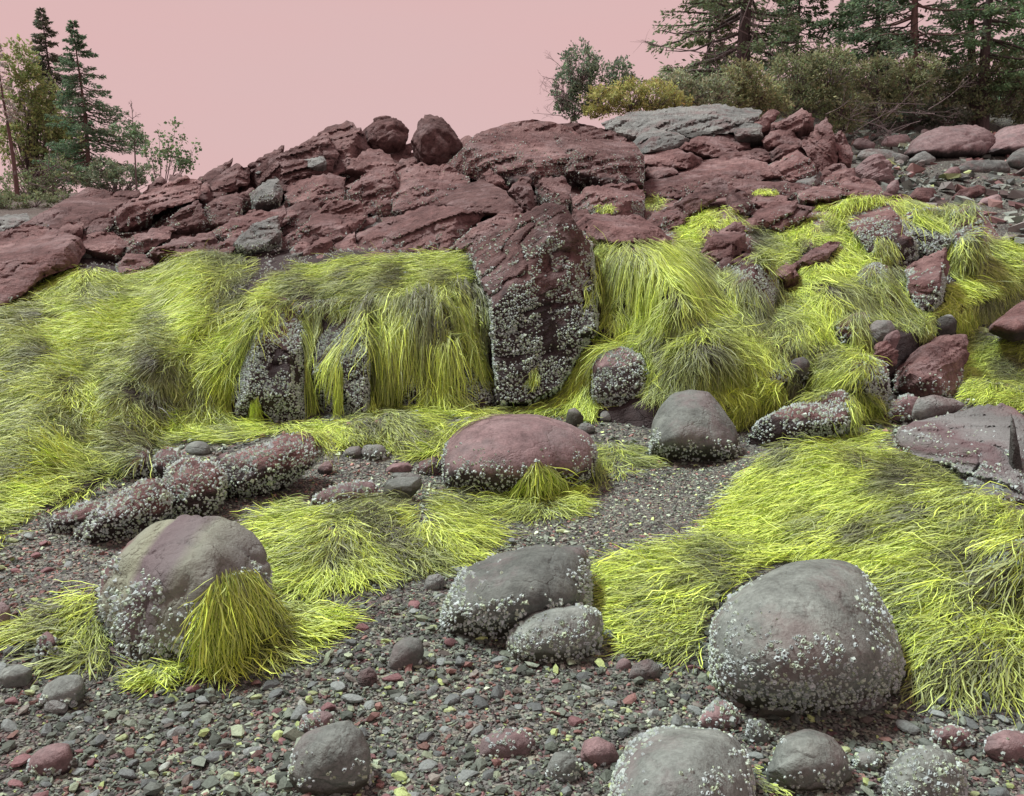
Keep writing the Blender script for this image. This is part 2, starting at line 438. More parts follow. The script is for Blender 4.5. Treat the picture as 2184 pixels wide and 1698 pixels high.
_A[:_n, :_n] = _r + 0.03 * np.eye(_n) * -1
_A[:_n, _n] = 1; _A[:_n, _n + 1] = _c[:, 0] / 1000; _A[:_n, _n + 2] = _c[:, 1] / 1000
_A[_n, :_n] = 1; _A[_n + 1, :_n] = _c[:, 0] / 1000; _A[_n + 2, :_n] = _c[:, 1] / 1000
_w = np.linalg.solve(_A, np.concatenate([_c[:, 2], [0, 0, 0]]))
def bed_Y(u, v):
    u = np.asarray(u, float); v = np.asarray(v, float)
    r = np.hypot(u[..., None] - _c[:, 0], v[..., None] - _c[:, 1]) / 300
    return r @ _w[:_n] + _w[_n] + _w[_n + 1] * u / 1000 + _w[_n + 2] * v / 1000
# humps of weed-covered stone bulging towards the viewer: (u, v, radius px, metres)
HUMPS = [(430, 590, 60, .30), (200, 690, 70, .18), (330, 760, 70, .20), (120, 830, 70, .2), (90, 960, 70, .16), (280, 930, 60, .12), (480, 780, 50, .15), (170, 590, 45, .15), (560, 600, 60, .1),
         (1440, 650, 60, .30), (1380, 560, 60, .25), (1560, 740, 70, .30), (1480, 760, 60, .2), (1690, 720, 60, .25), (1780, 640, 60, .3), (1620, 780, 50, .15), (1800, 500, 50, .2), (1520, 480, 40, .15), (860, 580, 60, .15), (740, 570, 50, .12), (980, 570, 50, .1)]
HUMPS = [(a, b_, c * 1.0, d * 1.55) for a, b_, c, d in HUMPS] + [(250, 840, 50, .22), (60, 740, 45, .2), (420, 700, 45, .2), (640, 615, 40, .15), (820, 615, 35, .15), (930, 600, 40, .15), (1340, 540, 45, .2), (1740, 560, 45, .2), (1850, 620, 40, .2)]
def bedrock_mesh():
    us = np.arange(-300, 2181, 9.0); T = np.linspace(0, 1, 130)
    sk = np.interp(us, *zip(*SKYL)) + 14; bs = np.interp(us, *zip(*BASE)) + 25
    U = np.repeat(us[None], len(T), 0); Vv = bs[None] + (sk - bs)[None] * T[:, None]
    Y = bed_Y(U, Vv)
    for hu, hv, hr, hm in HUMPS: Y = Y - hm * np.exp(-((U - hu) ** 2 + (Vv - hv) ** 2) / hr ** 2)
    Y = np.maximum(Y, 3.5)
    Q = PN(U, Vv, Y)
    d = Q - np.array([0, 0, CAMZ]); d /= np.linalg.norm(d, axis=-1, keepdims=True)
    bare = smooth(600, 520, Vv)
    st = Q @ np.array(BED) + .08 * fbm(Q * 1.5, 3, 78); kk = np.floor(st / .11).astype(np.int64)
    step = _h(kk, np.floor(Q[..., 0] * 1.3 + .5 * vnoise(Q * 2, 3)).astype(np.int64), kk * 0, 5)
    Q = Q + d * (0.10 * fbm(Q * 2.2, 4, 21) + 0.05 * fbm(Q * 6, 3, 33) + bare * (.10 * step - .08 * np.abs(fbm(Q * 2.6, 3, 34))))[..., None]
    # back of the outcrop: falls to the ground behind
    top = Q[-1]; back = []
    for k, (dy, f) in enumerate([(0.8, .12), (2.0, .4), (3.5, .8), (5.0, 1.25)]):
        b = top.copy(); b[:, 0] *= 1 + dy / b[:, 1]; b[:, 1] += dy
        gz = ground(b[:, 0], b[:, 1]); b[:, 2] = np.minimum(b[:, 2] + (gz - b[:, 2]) * f, b[:, 2]) if f < 1 else np.minimum(gz - 0.3, b[:, 2] - .5)
        back.append(b)
    Q = np.concatenate([Q, np.stack(back)], 0)
    nr, nc = Q.shape[:2]; i = np.arange(nr * nc).reshape(nr, nc)
    F = np.stack([i[:-1, :-1], i[:-1, 1:], i[1:, 1:], i[1:, :-1]], -1).reshape(-1, 4)
    V = Q.reshape(-1, 3)
    V[:2 * nc, 2] -= .4
    me = mesh_np('bedrock', V, F)
    # bare red rock above the weed line, black wet rock below it
    uu, vv, _ = UV(V)
    dry = smooth(560, 500, vv + 12 * fbm(V * 3, 3, 4)) 
    float_attr(me, 'wet', (1 - dry) * 0.95)
    return me, V, F
b_me, bV, bF = bedrock_mesh()
outcrop = empty('rock_outcrop', P(1000, 870, 8.0))
tag(outcrop, 'long broken ledge of dark red layered rock running across behind the seaweed', 'rock outcrop')
def child(o, par):
    o.parent = par; o.matrix_parent_inverse = Matrix.Translation(-par.location)
    return o
ob = link('bedrock', b_me, M_RED); child(ob, outcrop)
collide(bV, bF)

# ------------------------------------------------------------------ rocks
def loft_remesh(pts, voxel):
    bm = bmesh.new()
    for p in pts: bm.verts.new(p)
    bm.verts.ensure_lookup_table()
    r = bmesh.ops.convex_hull(bm, input=bm.verts)
    junk = [e for e in r['geom_interior'] if isinstance(e, bmesh.types.BMVert)] + [e for e in r['geom_unused'] if isinstance(e, bmesh.types.BMVert)]
    if junk: bmesh.ops.delete(bm, geom=list(set(junk)), context='VERTS')
    bmesh.ops.recalc_face_normals(bm, faces=bm.faces)
    me = bpy.data.meshes.new('tmp'); bm.to_mesh(me); bm.free()
    o = bpy.data.objects.new('tmp', me); COL.objects.link(o)
    m = o.modifiers.new('r', 'REMESH'); m.mode = 'VOXEL'; m.voxel_size = voxel
    dg = bpy.context.evaluated_depsgraph_get()
    ev = o.evaluated_get(dg).to_mesh()
    V = np.empty(len(ev.vertices) * 3, np.float32); ev.vertices.foreach_get('co', V); V = V.reshape(-1, 3).astype(float)
    F = np.empty(len(ev.loops), np.int32); ev.loops.foreach_get('vertex_index', F)
    tot = np.empty(len(ev.polygons), np.int32); ev.polygons.foreach_get('loop_total', tot)
    bpy.data.objects.remove(o); bpy.data.meshes.remove(me)
    assert (tot == 4).all()
    return V, F.reshape(-1, 4)
def lap(V, F, it, lam=0.6):
    if it <= 0: return V
    n = len(V); e = np.concatenate([F[:, [0, 1]], F[:, [1, 2]], F[:, [2, 3]], F[:, [3, 0]]])
    e = np.concatenate([e, e[:, ::-1]])
    cnt = np.bincount(e[:, 0], minlength=n)[:, None]
    for _ in range(it):
        s = np.stack([np.bincount(e[:, 0], V[e[:, 1], k], n) for k in range(3)], 1)
        V = V + lam * (s / cnt - V)
    return V
def vnormals(V, F):
    fn = np.cross(V[F[:, 2]] - V[F[:, 0]], V[F[:, 3]] - V[F[:, 1]])
    n = np.zeros_like(V)
    for k in range(4):
        for c in range(3): n[:, c] += np.bincount(F[:, k], fn[:, c], len(V))
    return n / np.maximum(np.linalg.norm(n, axis=1, keepdims=True), 1e-12)

ROCKS = []
_seed = [100]
BEDN = np.array(BED) / np.linalg.norm(BED)
J1 = np.array((.80, .42, .42)); J1 = J1 / np.linalg.norm(J1)
J2 = np.cross(BEDN, J1); J2 /= np.linalg.norm(J2)
def make_rock(out, Y=None, th=None, ridge=None, rnd=6, lump=0.02, strata=0.0, sthick=0.06, on='ground', px=4.5, back=0.75, bulge=0.5, lean=0.3, sink=0.06, facet=0.0, bedn=None, cuts=0, cutd=.12, div=38.0):
    """rock whose silhouette is `out` (photo pixels); returns world verts/faces.
       ridge: extra points (u, v, f), f = how far towards the viewer (1 = front face); cuts: number of broken plane faces"""
    _seed[0] += 1; sd_ = _seed[0]; r_ = np.random.default_rng(sd_)
    out = np.array(out, float)
    u0, v0 = out.min(0); u1, v1 = out.max(0); c = out.mean(0)
    ub = out[out[:, 1] > v1 - 0.25 * (v1 - v0), 0].mean()
    Yb = Y
    if Y is None:
        if on == 'ground': Yb = g_solve(ub, v1)
        else: Yb = float(bed_Y(np.array(ub), np.array(v1))) - 0.05
    wid = (u1 - u0) / FPX * Yb
    hei = (v1 - v0) / FPX * Yb
    if th is None: th = 0.75 * min(wid, max(hei * 1.5, 0.35 * wid))
    Yc = Yb + lean * th * 0.9 if Y is None else Y
    D = lambda v: Yc + th * (-lean + 2 * lean * (v1 - v) / max(v1 - v0, 1)) * 0.9
    pts = []
    for u, v in out:
        pts.append(P(u, v, D(v)))
        if (v1 - v) / max(v1 - v0, 1) < .35:
            w = P(u, v, D(v)); w.z -= sink * (1 if on == 'ground' else 2); pts.append(w)
            w = P(c[0] + (u - c[0]) * .8, v, D(v) + .4 * th); w.z -= sink * (1 if on == 'ground' else 2); pts.append(w)
    sharp = cuts > 0
    if sharp:
        for r in (.85, .45):
            e = math.sqrt(1 - r * r)
            for u, v in out[::2]:
                q = c + (np.array((u, v)) - c) * r; pts.append(P(q[0], q[1], D(q[1]) + th * .5 * e))
        if ridge is None:
            a0 = r_.uniform(0, 6.28)
            for k in range(4):
                a = a0 + k * 1.57 + r_.normal(0, .35); r = r_.uniform(.25, .72)
                q = c + np.array((math.cos(a) * (u1 - u0) * .5, math.sin(a) * (v1 - v0) * .5)) * r
                pts.append(P(q[0], q[1], D(q[1]) - th * bulge * r_.uniform(.55, 1.05)))
    else:
        for r in (.92, .75, .5, .22):
            e = math.sqrt(1 - r * r)
            for u, v in out:
                q = c + (np.array((u, v)) - c) * r
                if ridge is None: pts.append(P(q[0], q[1], D(q[1]) - th * bulge * e))
                pts.append(P(q[0], q[1], D(q[1]) + th * .5 * e))
    if ridge is not None:
        for u, v, f in ridge: pts.append(P(u, v, D(v) - th * 0.5 * f))
    dim = max(wid, hei, th)
    vox = max(px / FPX * Yc, dim / div)
    V, F = loft_remesh(pts, vox)
    lo, hi = V.min(0), V.max(0)
    V = lap(V, F, rnd)
    l2, h2 = V.min(0), V.max(0)
    V = (V - l2) / (h2 - l2) * (hi - lo) + lo
    bn = BEDN if bedn is None else np.array(bedn) / np.linalg.norm(bedn)
    off = np.array([sd_ * 1.37, sd_ * 0.71, sd_ * 2.1])
    for q in range(cuts):
        # broken faces follow the bedding and two joint directions, some run free
        w = r_.uniform()
        d = bn if w < .3 else J1 if w < .5 else J2 if w < .65 else r_.normal(size=3)
        d = np.array(d) * (1 if r_.uniform() < .5 else -1) + r_.normal(0, .18, 3)
        if d[1] > 0: d[1] *= -1
        d /= np.linalg.norm(d); h = V @ d + .012 * dim * fbm(V / dim * 6 + off, 2, sd_ + q); t = h.max() - (h.max() - h.min()) * r_.uniform(.25, 1) * cutd
        V = V - np.clip(h - t, 0, None)[:, None] * d * .96
    n = vnormals(V, F)
    d = dim * lump * 1.3 * fbm(V / dim * 2.3 + off, 3, sd_) + dim * lump * 0.45 * fbm(V / dim * 9 + off, 3, sd_ + 5)
    if facet:
        r2 = 1 - np.abs(fbm(V / dim * 3.1 + off * 2, 3, sd_ + 9)) * 2       # cracks
        d = d - dim * facet * np.clip(r2, 0, 1) ** 6
    if strata:
        s = V @ bn + 0.05 * fbm(V * 2.0, 3, 77)
        brk = np.floor(V @ J1 / (sthick * 6) + .4 * vnoise(V * 3, 7)).astype(np.int64)
        k = np.floor(s / sthick).astype(np.int64)
        a = _h(k, brk + sd_, k * 0, 5); b = _h(k + 1, brk + sd_, k * 0, 5)
        f = s / sthick - k; f = np.clip((f - 0.85) / 0.15, 0, 1)
        d = d + strata * (a + (b - a) * f)
        k2 = np.floor(s / (sthick * 0.33)).astype(np.int64)
        d = d + strata * 0.4 * _h(k2, brk + 3, k2 * 0 + sd_, 8)
    V = V + n * d[:, None]
    return V, F, dict(Y=Yc, Yb=Yb, dim=dim, th=th, seed=sd_)

def seg_dist(U, V, poly):
    d = np.full(U.shape, 1e9); n = len(poly)
    for i in range(n):
        ax, ay = poly[i]; bx, by = poly[(i + 1) % n]; dx, dy = bx - ax, by - ay; L = dx * dx + dy * dy + 1e-9
        t = np.clip(((U - ax) * dx + (V - ay) * dy) / L, 0, 1)
        d = np.minimum(d, np.hypot(U - ax - t * dx, V - ay - t * dy))
    return d
def relief_rock(out, Y, th, step=4.0, lean=.25, planes=None, strata=.018, sthick=.07, bedn=None, rough=.012, crack=.03, jag=2.4, bevel=7.0, sink=.15, relief=.5):
    """block of jointed rock: traced outline, front broken into flat planes, solid behind.
       planes: (slope, offset, nx, ny) cuts in outline-normalised coordinates, y up"""
    _seed[0] += 1; sd_ = _seed[0]; r_ = np.random.default_rng(sd_)
    out = np.array(out, float)
    # jagged outline
    b = []
    for k in range(len(out)):
        a, c = out[k], out[(k + 1) % len(out)]; L = np.hypot(*(c - a)); m = max(int(L / max(step * 1.6, 5)), 1)
        nrm = np.array((c[1] - a[1], a[0] - c[0])) / (L + 1e-9)
        for j in range(m):
            q = a + (c - a) * j / m
            if j: q = q + nrm * jag * (r_.normal(0, .6) + 1.0 * float(vnoise(np.array([[q[0] / 17, q[1] / 17, sd_]]), 2)[0]))
            b.append(q)
    b = np.array(b)
    u0, v0 = b.min(0); u1, v1 = b.max(0); c = (b.min(0) + b.max(0)) / 2; hw = (b.max(0) - b.min(0)) / 2
    gu, gv = np.meshgrid(np.arange(u0, u1, step), np.arange(v0, v1, step))
    gu = (gu + r_.uniform(-.3, .3, gu.shape) * step).ravel(); gv = (gv + r_.uniform(-.3, .3, gv.shape) * step).ravel()
    k = inpoly(gu, gv, b.tolist()); gu, gv = gu[k], gv[k]
    k = seg_dist(gu, gv, b) > step * .6; gu, gv = gu[k], gv[k]
    nb = len(b); pts = [Vector(q) for q in b.tolist()] + [Vector(q) for q in zip(gu.tolist(), gv.tolist())]
    res = delaunay_2d_cdt(pts, [], [list(range(nb))], 1, 1e-4)
    q = np.array([v[:] for v in res[0]]); F = np.array([f for f in res[2] if len(f) == 3], np.int64)
    ov = res[3]; isb = np.array([any(o < nb for o in w) for w in ov])
    x = (q[:, 0] - c[0]) / hw[0]; y = -(q[:, 1] - c[1]) / hw[1]
    if planes is None:
        planes = []
        for a0, sp_, o0, o1, s0, s1 in ((90, 28, -.1, .5, .9, 2.2), (180, 30, .2, .75, .5, 1.6), (0, 30, .3, .8, .5, 1.6), (r_.uniform(0, 360), 10, .35, .8, .8, 2.2), (r_.uniform(0, 360), 10, .5, .9, 1., 2.5)):
            a = math.radians(a0 + r_.normal(0, sp_)); planes.append((r_.uniform(s0, s1), r_.uniform(o0, o1), math.cos(a), math.sin(a)))
    f0 = .75 - r_.uniform(.0, .3) * y - r_.uniform(-.25, .25) * x; f = f0.copy()
    for s, o, nx, ny in planes: f = np.minimum(f, f0 - s * (x * nx + y * ny - o))
    d = seg_dist(q[:, 0], q[:, 1], b); ed = np.clip(1 - d / bevel, 0, 1)
    f = np.maximum(f, -.22) - min(.45, .05 / (th * relief)) * ed ** 2
    D = Y + th * (-lean + lean * (y + 1)) * .9 - th * relief * f
    V = PN(q[:, 0], q[:, 1], D)
    ray_ = V - np.array([0, 0, CAMZ]); ray_ /= np.linalg.norm(ray_, axis=1, keepdims=True)
    off = np.array([sd_ * 1.37, sd_ * .71, sd_ * 2.1]); bn = BEDN if bedn is None else np.array(bedn) / np.linalg.norm(bedn)
    s = V @ bn + .04 * fbm(V * 2.0, 3, 77); jn = np.floor(V @ J1 / (sthick * 7) + .35 * vnoise(V * 2.5, 7)).astype(np.int64)
    k1 = np.floor(s / sthick).astype(np.int64); k2 = np.floor(s / (sthick * .36)).astype(np.int64)
    dd = strata * 1.2 * _h(k1, jn + sd_, k1 * 0, 5) + strata * .5 * _h(k2, jn + 3, k2 * 0 + sd_, 8)
    dd = dd + rough * 2 * fbm(V * 7 + off, 4, sd_, .6)
    cr = 1 - np.abs(fbm(V * 2.3 + off, 3, sd_ + 9)) * 2.2
    dd = dd + crack * np.clip(cr, 0, 1) ** 7 * 2
    V = V + ray_ * (dd * np.where(isb, .3, 1))[:, None]
    # orient towards the viewer
    fn = np.cross(V[F[:, 1]] - V[F[:, 0]], V[F[:, 2]] - V[F[:, 0]]); flip = (fn * ray_[F[:, 0]]).sum(1) > 0
    F[flip] = F[flip][:, ::-1]
    # sides and back
    e = np.sort(np.concatenate([F[:, [0, 1]], F[:, [1, 2]], F[:, [2, 0]]]), 1); ue, cnt = np.unique(e, axis=0, return_counts=True); be = set(map(tuple, ue[cnt == 1].tolist()))
    de = [(a, b2) for t in F.tolist() for a, b2 in ((t[0], t[1]), (t[1], t[2]), (t[2], t[0])) if (min(a, b2), max(a, b2)) in be]
    loop = sorted({a for ab in de for a in ab}); idx = {a: i for i, a in enumerate(loop)}; nV = len(V)
    L = q[loop]; Bk = []
    for sc, dz in ((.97, .35), (.80, .8)):
        w = c + (L - c) * sc; yy = -(L[:, 1] - c[1]) / hw[1]
        B_ = PN(w[:, 0], w[:, 1], Y + th * (-lean + lean * (yy + 1)) * .9 + th * dz); B_[:, 2] -= np.where(yy < -.3, sink, 0); Bk.append(B_)
    cen = np.mean(Bk[-1], 0, keepdims=True) + np.array([[0, th * .15, 0]])
    V = np.concatenate([V] + Bk + [cen]); m = len(loop); F4 = []; F3 = F.tolist()
    for a, b2 in de:
        i, j = idx[a], idx[b2]
        F4.append((b2, a, nV + i, nV + j)); F4.append((nV + j, nV + i, nV + m + i, nV + m + j)); F3.append((nV + m + j, nV + m + i, nV + 2 * m))
    F3 = np.array(F3); FQ = np.concatenate([np.concatenate([F3, F3[:, 2:3]], 1), np.array(F4)])
    return V, [F3, np.array(F4)], dict(Y=Y, Yb=Y, dim=max((u1 - u0), (v1 - v0)) / FPX * Y, th=th, seed=sd_, FQ=FQ)

def bake(name, V, F, info, mat, parent=None, label=None, cat='rock', group=None, wetz=None, weed_ok=True, flat=False):
    """links the rock with its origin at its base; wetz: heights (fraction) below which stains start"""
    lo, hi = V.min(0), V.max(0)
    base = Vector((float((lo[0] + hi[0]) / 2), float((lo[1] + hi[1]) / 2), float(lo[2])))
    me = mesh_np(name, V - np.array(base), F, not flat)
    zb = max(lo[2], float(ground(np.array(base.x), np.array(base.y))) - .02)
    h = (V[:, 2] - zb) / max(hi[2] - zb, 1e-6); info['zb'] = zb
    w = np.zeros(len(V)) if wetz is None else smooth(wetz + 0.2, wetz - 0.2, h + 0.12 * fbm(V * 4, 3, 6))
    float_attr(me, 'wet', w)
    o = link(name, me, mat, None, base)
    if parent is not None: child(o, parent)
    if label: tag(o, label, cat, group)
    collide(V, F, weed_ok)
    info.update(V=V, F=info.get('FQ', F), o=o, h=h)
    ROCKS.append(info)
    return o

# ------------------------------------------------------------------ barnacles
def barnacle_arrays(pos, nrm, size, seed, K=5):
    """little truncated cones with a pit (seen close) or a flat lid (far)"""
    n = len(pos); r_ = np.random.default_rng(seed)
    t = r_.normal(size=(n, 3)); t -= nrm * (t * nrm).sum(1, keepdims=True); t /= np.linalg.norm(t, axis=1, keepdims=True)
    b = np.cross(nrm, t)
    ang = np.arange(K) / K * 2 * np.pi
    rr = 1 + 0.22 * r_.normal(size=(n, K)); hh = r_.uniform(0.18, 0.48, n)
    ca, sa = np.cos(ang), np.sin(ang)
    ring = t[:, None] * ca[None, :, None] + b[:, None] * sa[None, :, None]
    s = size[:, None, None] * 0.5
    base = pos[:, None] + ring * s * rr[..., None] - nrm[:, None] * s * 0.25
    top = pos[:, None] + ring * s * 0.55 * rr[..., None] + nrm[:, None] * s * 2 * hh[:, None, None]
    pit = pos[:, None] + nrm[:, None] * s * 2 * (hh * 0.4)[:, None, None]
    V = np.concatenate([base, top, pit], 1) if K > 4 else np.concatenate([base, top], 1)
    if K == 4: V = np.concatenate([base, pos[:, None] + nrm[:, None] * s * 1.1], 1)
    m = V.shape[1]; f = []; f4 = []
    for k in range(K):
        k2 = (k + 1) % K; f4.append((k, k2, K))
        f += [(k, k2, K + k2), (k, K + k2, K + k), (K + k, K + k2, 2 * K)]
    f = f if K > 4 else f4
    F = (np.arange(n)[:, None, None] * m + np.array(f)[None]).reshape(-1, len(f[0]))
    g = r_.uniform(0.72, 1.15, n); yel = r_.uniform(0, 1, n) ** 2
    c0 = np.stack([0.44 - 0.03 * yel, 0.54 + 0.0 * yel, 0.54 - 0.18 * yel], 1) * g[:, None]
    C = np.repeat(c0[:, None], m, 1); C[:, :K] *= 0.85 if K > 4 else 1
    if K > 4: C[:, 2 * K] = np.array([0.05, 0.05, 0.045]) + 0.05 * c0
    return V.reshape(-1, 3), F, C.reshape(-1, 3)
def barnacles(info, dens, size, hmax=1.0, hmin=-0.1, cover=0.5, topless=0.75, scale=4.0, seed=None):
    V, F = info['V'], info['F']
    sd_ = info['seed'] * 3 + 1; r_ = np.random.default_rng(sd_)
    a, b, c, d = V[F[:, 0]], V[F[:, 1]], V[F[:, 2]], V[F[:, 3]]
    area = 0.5 * np.linalg.norm(np.cross(c - a, d - b), axis=1)
    n = int(area.sum() * dens)
    if n < 3: return
    fi = np.searchsorted(np.cumsum(area), r_.uniform(0, area.sum(), n)); fi = np.minimum(fi, len(F) - 1)
    s, t = r_.uniform(0, 1, (2, n, 1))
    p = (a[fi] * (1 - s) + b[fi] * s) * (1 - t) + (d[fi] * (1 - s) + c[fi] * s) * t
    nn = np.cross(c - a, d - b); nn /= np.maximum(np.linalg.norm(nn, axis=1, keepdims=True), 1e-12); nn = nn[fi]
    lo, hi = info.get('zb', V[:, 2].min()), V[:, 2].max(); h = (p[:, 2] - lo) / (hi - lo)
    q = p * np.array([scale, scale, scale * 0.6])
    cl = .75 * fbm(q * 1.7 + 31.7, 4, 50, .65) + 0.45 * fbm(q * 6, 2, 51)
    edge = (hmax - h) / max(hmax, .2) * 1.3                     # thins out upwards
    prob = smooth(-0.12, 0.12, cl + (cover - 0.5) * 1.2 + np.minimum(edge, 0.6) * 0.6 - 0.35)
    prob = prob * smooth(0, 0.12, edge + 0.05 + 0.15 * cl) * (h > hmin) * smooth(topless + .2, topless - .1, nn[:, 2])
    # skip the buried bottom and the far side nobody could settle on
    gz = ground(p[:, 0], p[:, 1])
    prob = prob * (p[:, 2] > gz - 0.005) * (nn[:, 1] < 0.75)
    tc = np.array([0, 0, CAMZ]) - p; tc /= np.linalg.norm(tc, axis=1, keepdims=True)
    prob = prob * ((nn * tc).sum(1) > -.2) * (nn[:, 2] > -.85)
    keep = r_.uniform(0, 1, n) < prob
    p, nn = p[keep], nn[keep]
    if len(p) < 3: return
    sz = size * np.exp(r_.normal(0, 0.32, len(p)))
    bv, bf, bc = barnacle_arrays(p, nn, sz, sd_, 5 if info['Y'] < 2.95 else 4)
    o = info['o']; w = np.array(o.location)
    me = mesh_np('barnacles', bv - w, bf, False); color_attr(me, 'col', bc)
    k = link('barnacles', me, M_BARN, None, o.location.copy()); 
    k.parent = o; k.matrix_parent_inverse = Matrix.Translation(-o.location)
    k['kind'] = 'stuff'

# ------------------------------------------------------------------ slabs and blocks of the outcrop
def slab(out, name='slab', mat=None, b=None, Y=None, th=.6, rnd=0, lump=0, strata=.024, sthick=.07, wetz=.15, weed_ok=False, bedn=None, lean=.25, grow=1.05, planes=None, step=3.6, facet=0, bulge=0, px=0, cuts=0, cutd=0, ridge=None, relief=.68, rough=.012):
    oc = np.array(out, float); oc = oc.mean(0) + (oc - oc.mean(0)) * grow
    V, F, i = relief_rock(oc, Y, th, step=step, lean=lean, planes=planes, strata=strata, sthick=sthick, bedn=bedn, relief=relief, rough=rough, jag=2.4 if rnd < 3 else 1.2, bevel=7 if rnd < 3 else 16)
    bake(name, V, F, i, mat or M_RED, outcrop, wetz=wetz, weed_ok=weed_ok, flat=True)
    if b: barnacles(i, **b)
    return i
BT = dict(dens=2200, size=0.0145, hmax=0.85, cover=0.50, scale=3.0)       # thin scatter of the upper ledge
BM = dict(dens=4600, size=0.0145, hmax=0.75, cover=0.50, scale=3.0)
BH = dict(dens=6000, size=0.0160, hmax=1.15, cover=0.74, scale=3.0, topless=0.9)

# skyline boulders and the big dome
V_, F_, i = make_rock([(773, 283), (799, 249), (833, 244), (853, 253), (872, 277), (867, 300), (836, 310), (785, 310)], Y=12.9, th=.75, rnd=0, lump=.02, strata=.02, on='bed', facet=.03, cuts=10, px=3.4)
bake('boulder', V_, F_, i, M_RED, label='dark red loaf-shaped boulder on the skyline, left of the pair', cat='boulder')
V_, F_, i = make_rock([(870, 307), (884, 256), (904, 243), (911, 254), (925, 248), (972, 260), (991, 273), (983, 317), (955, 340), (901, 345), (880, 328)], Y=12.4, th=.8, rnd=0, lump=.02, strata=.02, on='bed', facet=.04, bedn=(.8, .2, .5), cuts=10, px=3.4)
bake('boulder', V_, F_, i, M_RED, label='blocky red boulder with notched top on the skyline, right of the pair', cat='boulder')
slab([(955, 352), (993, 317), (1016, 290), (1047, 277), (1095, 263), (1139, 258), (1176, 263), (1215, 275), (1240, 300), (1250, 395), (1150, 397), (1060, 392), (1000, 375)], 'block', Y=12.0, th=1.6, rnd=3, facet=.05, strata=.03, b=BT)
slab([(1180, 268), (1231, 265), (1299, 280), (1350, 307), (1370, 334), (1368, 392), (1300, 400), (1224, 402), (1190, 390)], 'block', Y=12.1, th=1.5, rnd=3, facet=.05, strata=.03, b=BT)
slab([(975, 300), (1000, 290), (1020, 300), (1010, 330), (970, 345), (955, 330)], 'block', Y=13.1)
slab([(727, 430), (772, 375), (816, 358), (840, 356), (850, 400), (850, 458), (768, 458)], 'block', Y=10.7, th=.8, b=BT, facet=.05)
slab([(830, 360), (874, 351), (959, 355), (996, 379), (1000, 400), (938, 440), (900, 458), (845, 458)], 'block', Y=10.8, th=1.0, b=BT, facet=.05)
slab([(735, 375), (750, 340), (790, 318), (830, 330), (845, 350), (800, 375), (760, 390)], Y=11.6, th=.8)
slab([(938, 437), (1000, 392), (1027, 384), (1071, 406), (1112, 447), (1095, 460), (1047, 460), (976, 452)], 'block', Y=9.9, th=.9, rnd=2, lean=.5, strata=.01)
slab([(1084, 409), (1112, 379), (1132, 382), (1142, 440), (1129, 455), (1112, 445)], Y=10.1, th=.4, rnd=1)
slab([(1030, 372), (1045, 360), (1068, 375), (1085, 405), (1060, 405), (1040, 390)], Y=10.8, th=.4)
slab([(1142, 396), (1159, 379), (1203, 379), (1217, 399), (1212, 445), (1180, 450), (1149, 440)], 'block', Y=10.4, th=.6, b=BM)
slab([(1220, 425), (1265, 396), (1350, 392), (1370, 413), (1369, 462), (1278, 465), (1224, 450)], 'block', Y=10.3, th=.8, b=BM)
slab([(748, 510), (840, 464), (911, 440), (938, 443), (1037, 453), (1000, 490), (985, 550), (840, 575), (750, 575)], 'slab', Y=9.1, th=.9, rnd=2, b=dict(BM, hmax=.7), wetz=.25, bulge=.35)
slab([(962, 528), (1020, 477), (1064, 457), (1122, 457), (1110, 491), (1060, 530), (1013, 540)], Y=8.5, th=.8, b=BT, strata=.03)
slab([(1003, 540), (1040, 505), (1091, 487), (1120, 500), (1100, 560), (1060, 620), (1035, 600)], Y=7.9, th=.6, strata=.03)
# the tall wedge in the middle, barnacled front, bare sloping left side
slab([(1046, 640), (1024, 595), (1003, 540), (1040, 502), (1091, 478), (1140, 445), (1165, 436), (1207, 443), (1230, 485), (1258, 525), (1264, 600), (1270, 690), (1230, 755), (1194, 822), (1130, 855), (1062, 855), (1052, 720)], 'block', Y=7.15, th=1.15, strata=.010, rough=.010, lean=.22, relief=.5, step=3.2, grow=1.02,
     planes=[(1.6, .36, -.64, .77), (1.1, .66, .95, .2), (2.0, .92, .3, .95)], b=dict(BH, hmax=1.0, cover=.68, dens=6500, topless=.42), wetz=.5)
slab([(1215, 500), (1235, 490), (1262, 521), (1265, 580), (1272, 690), (1250, 720), (1225, 700), (1215, 600)], 'block', weed_ok=True, Y=7.25, th=.7, rnd=2, b=dict(BH, cover=.6), wetz=.7)
# front blocks under the hanging weed
slab([(492, 800), (502, 740), (520, 690), (548, 648), (600, 640), (645, 660), (655, 760), (650, 905), (560, 918), (503, 918), (492, 860)], 'block', weed_ok=True, Y=6.65, th=.75, rnd=4, lump=.03, strata=.0, facet=.02, b=dict(BH, cover=.62), wetz=.68, px=4)
slab([(645, 680), (662, 650), (765, 640), (785, 690), (782, 905), (700, 915), (645, 908), (640, 780)], 'block', weed_ok=True, Y=6.72, th=.7, rnd=4, lump=.03, strata=.0, facet=.02, b=BH, wetz=.75, px=4)
slab([(765, 665), (830, 635), (960, 628), (1040, 622), (1056, 680), (1058, 800), (1040, 880), (900, 895), (775, 898)], 'block', weed_ok=True, Y=6.95, th=.7, rnd=4, lump=.03, strata=0, facet=.02, b=BH, wetz=.8, px=5)
slab([(1265, 600), (1300, 560), (1380, 600), (1400, 700), (1340, 740), (1290, 730), (1268, 690)], 'block', weed_ok=True, Y=7.25, th=.6, rnd=3, b=dict(BM), wetz=.8)
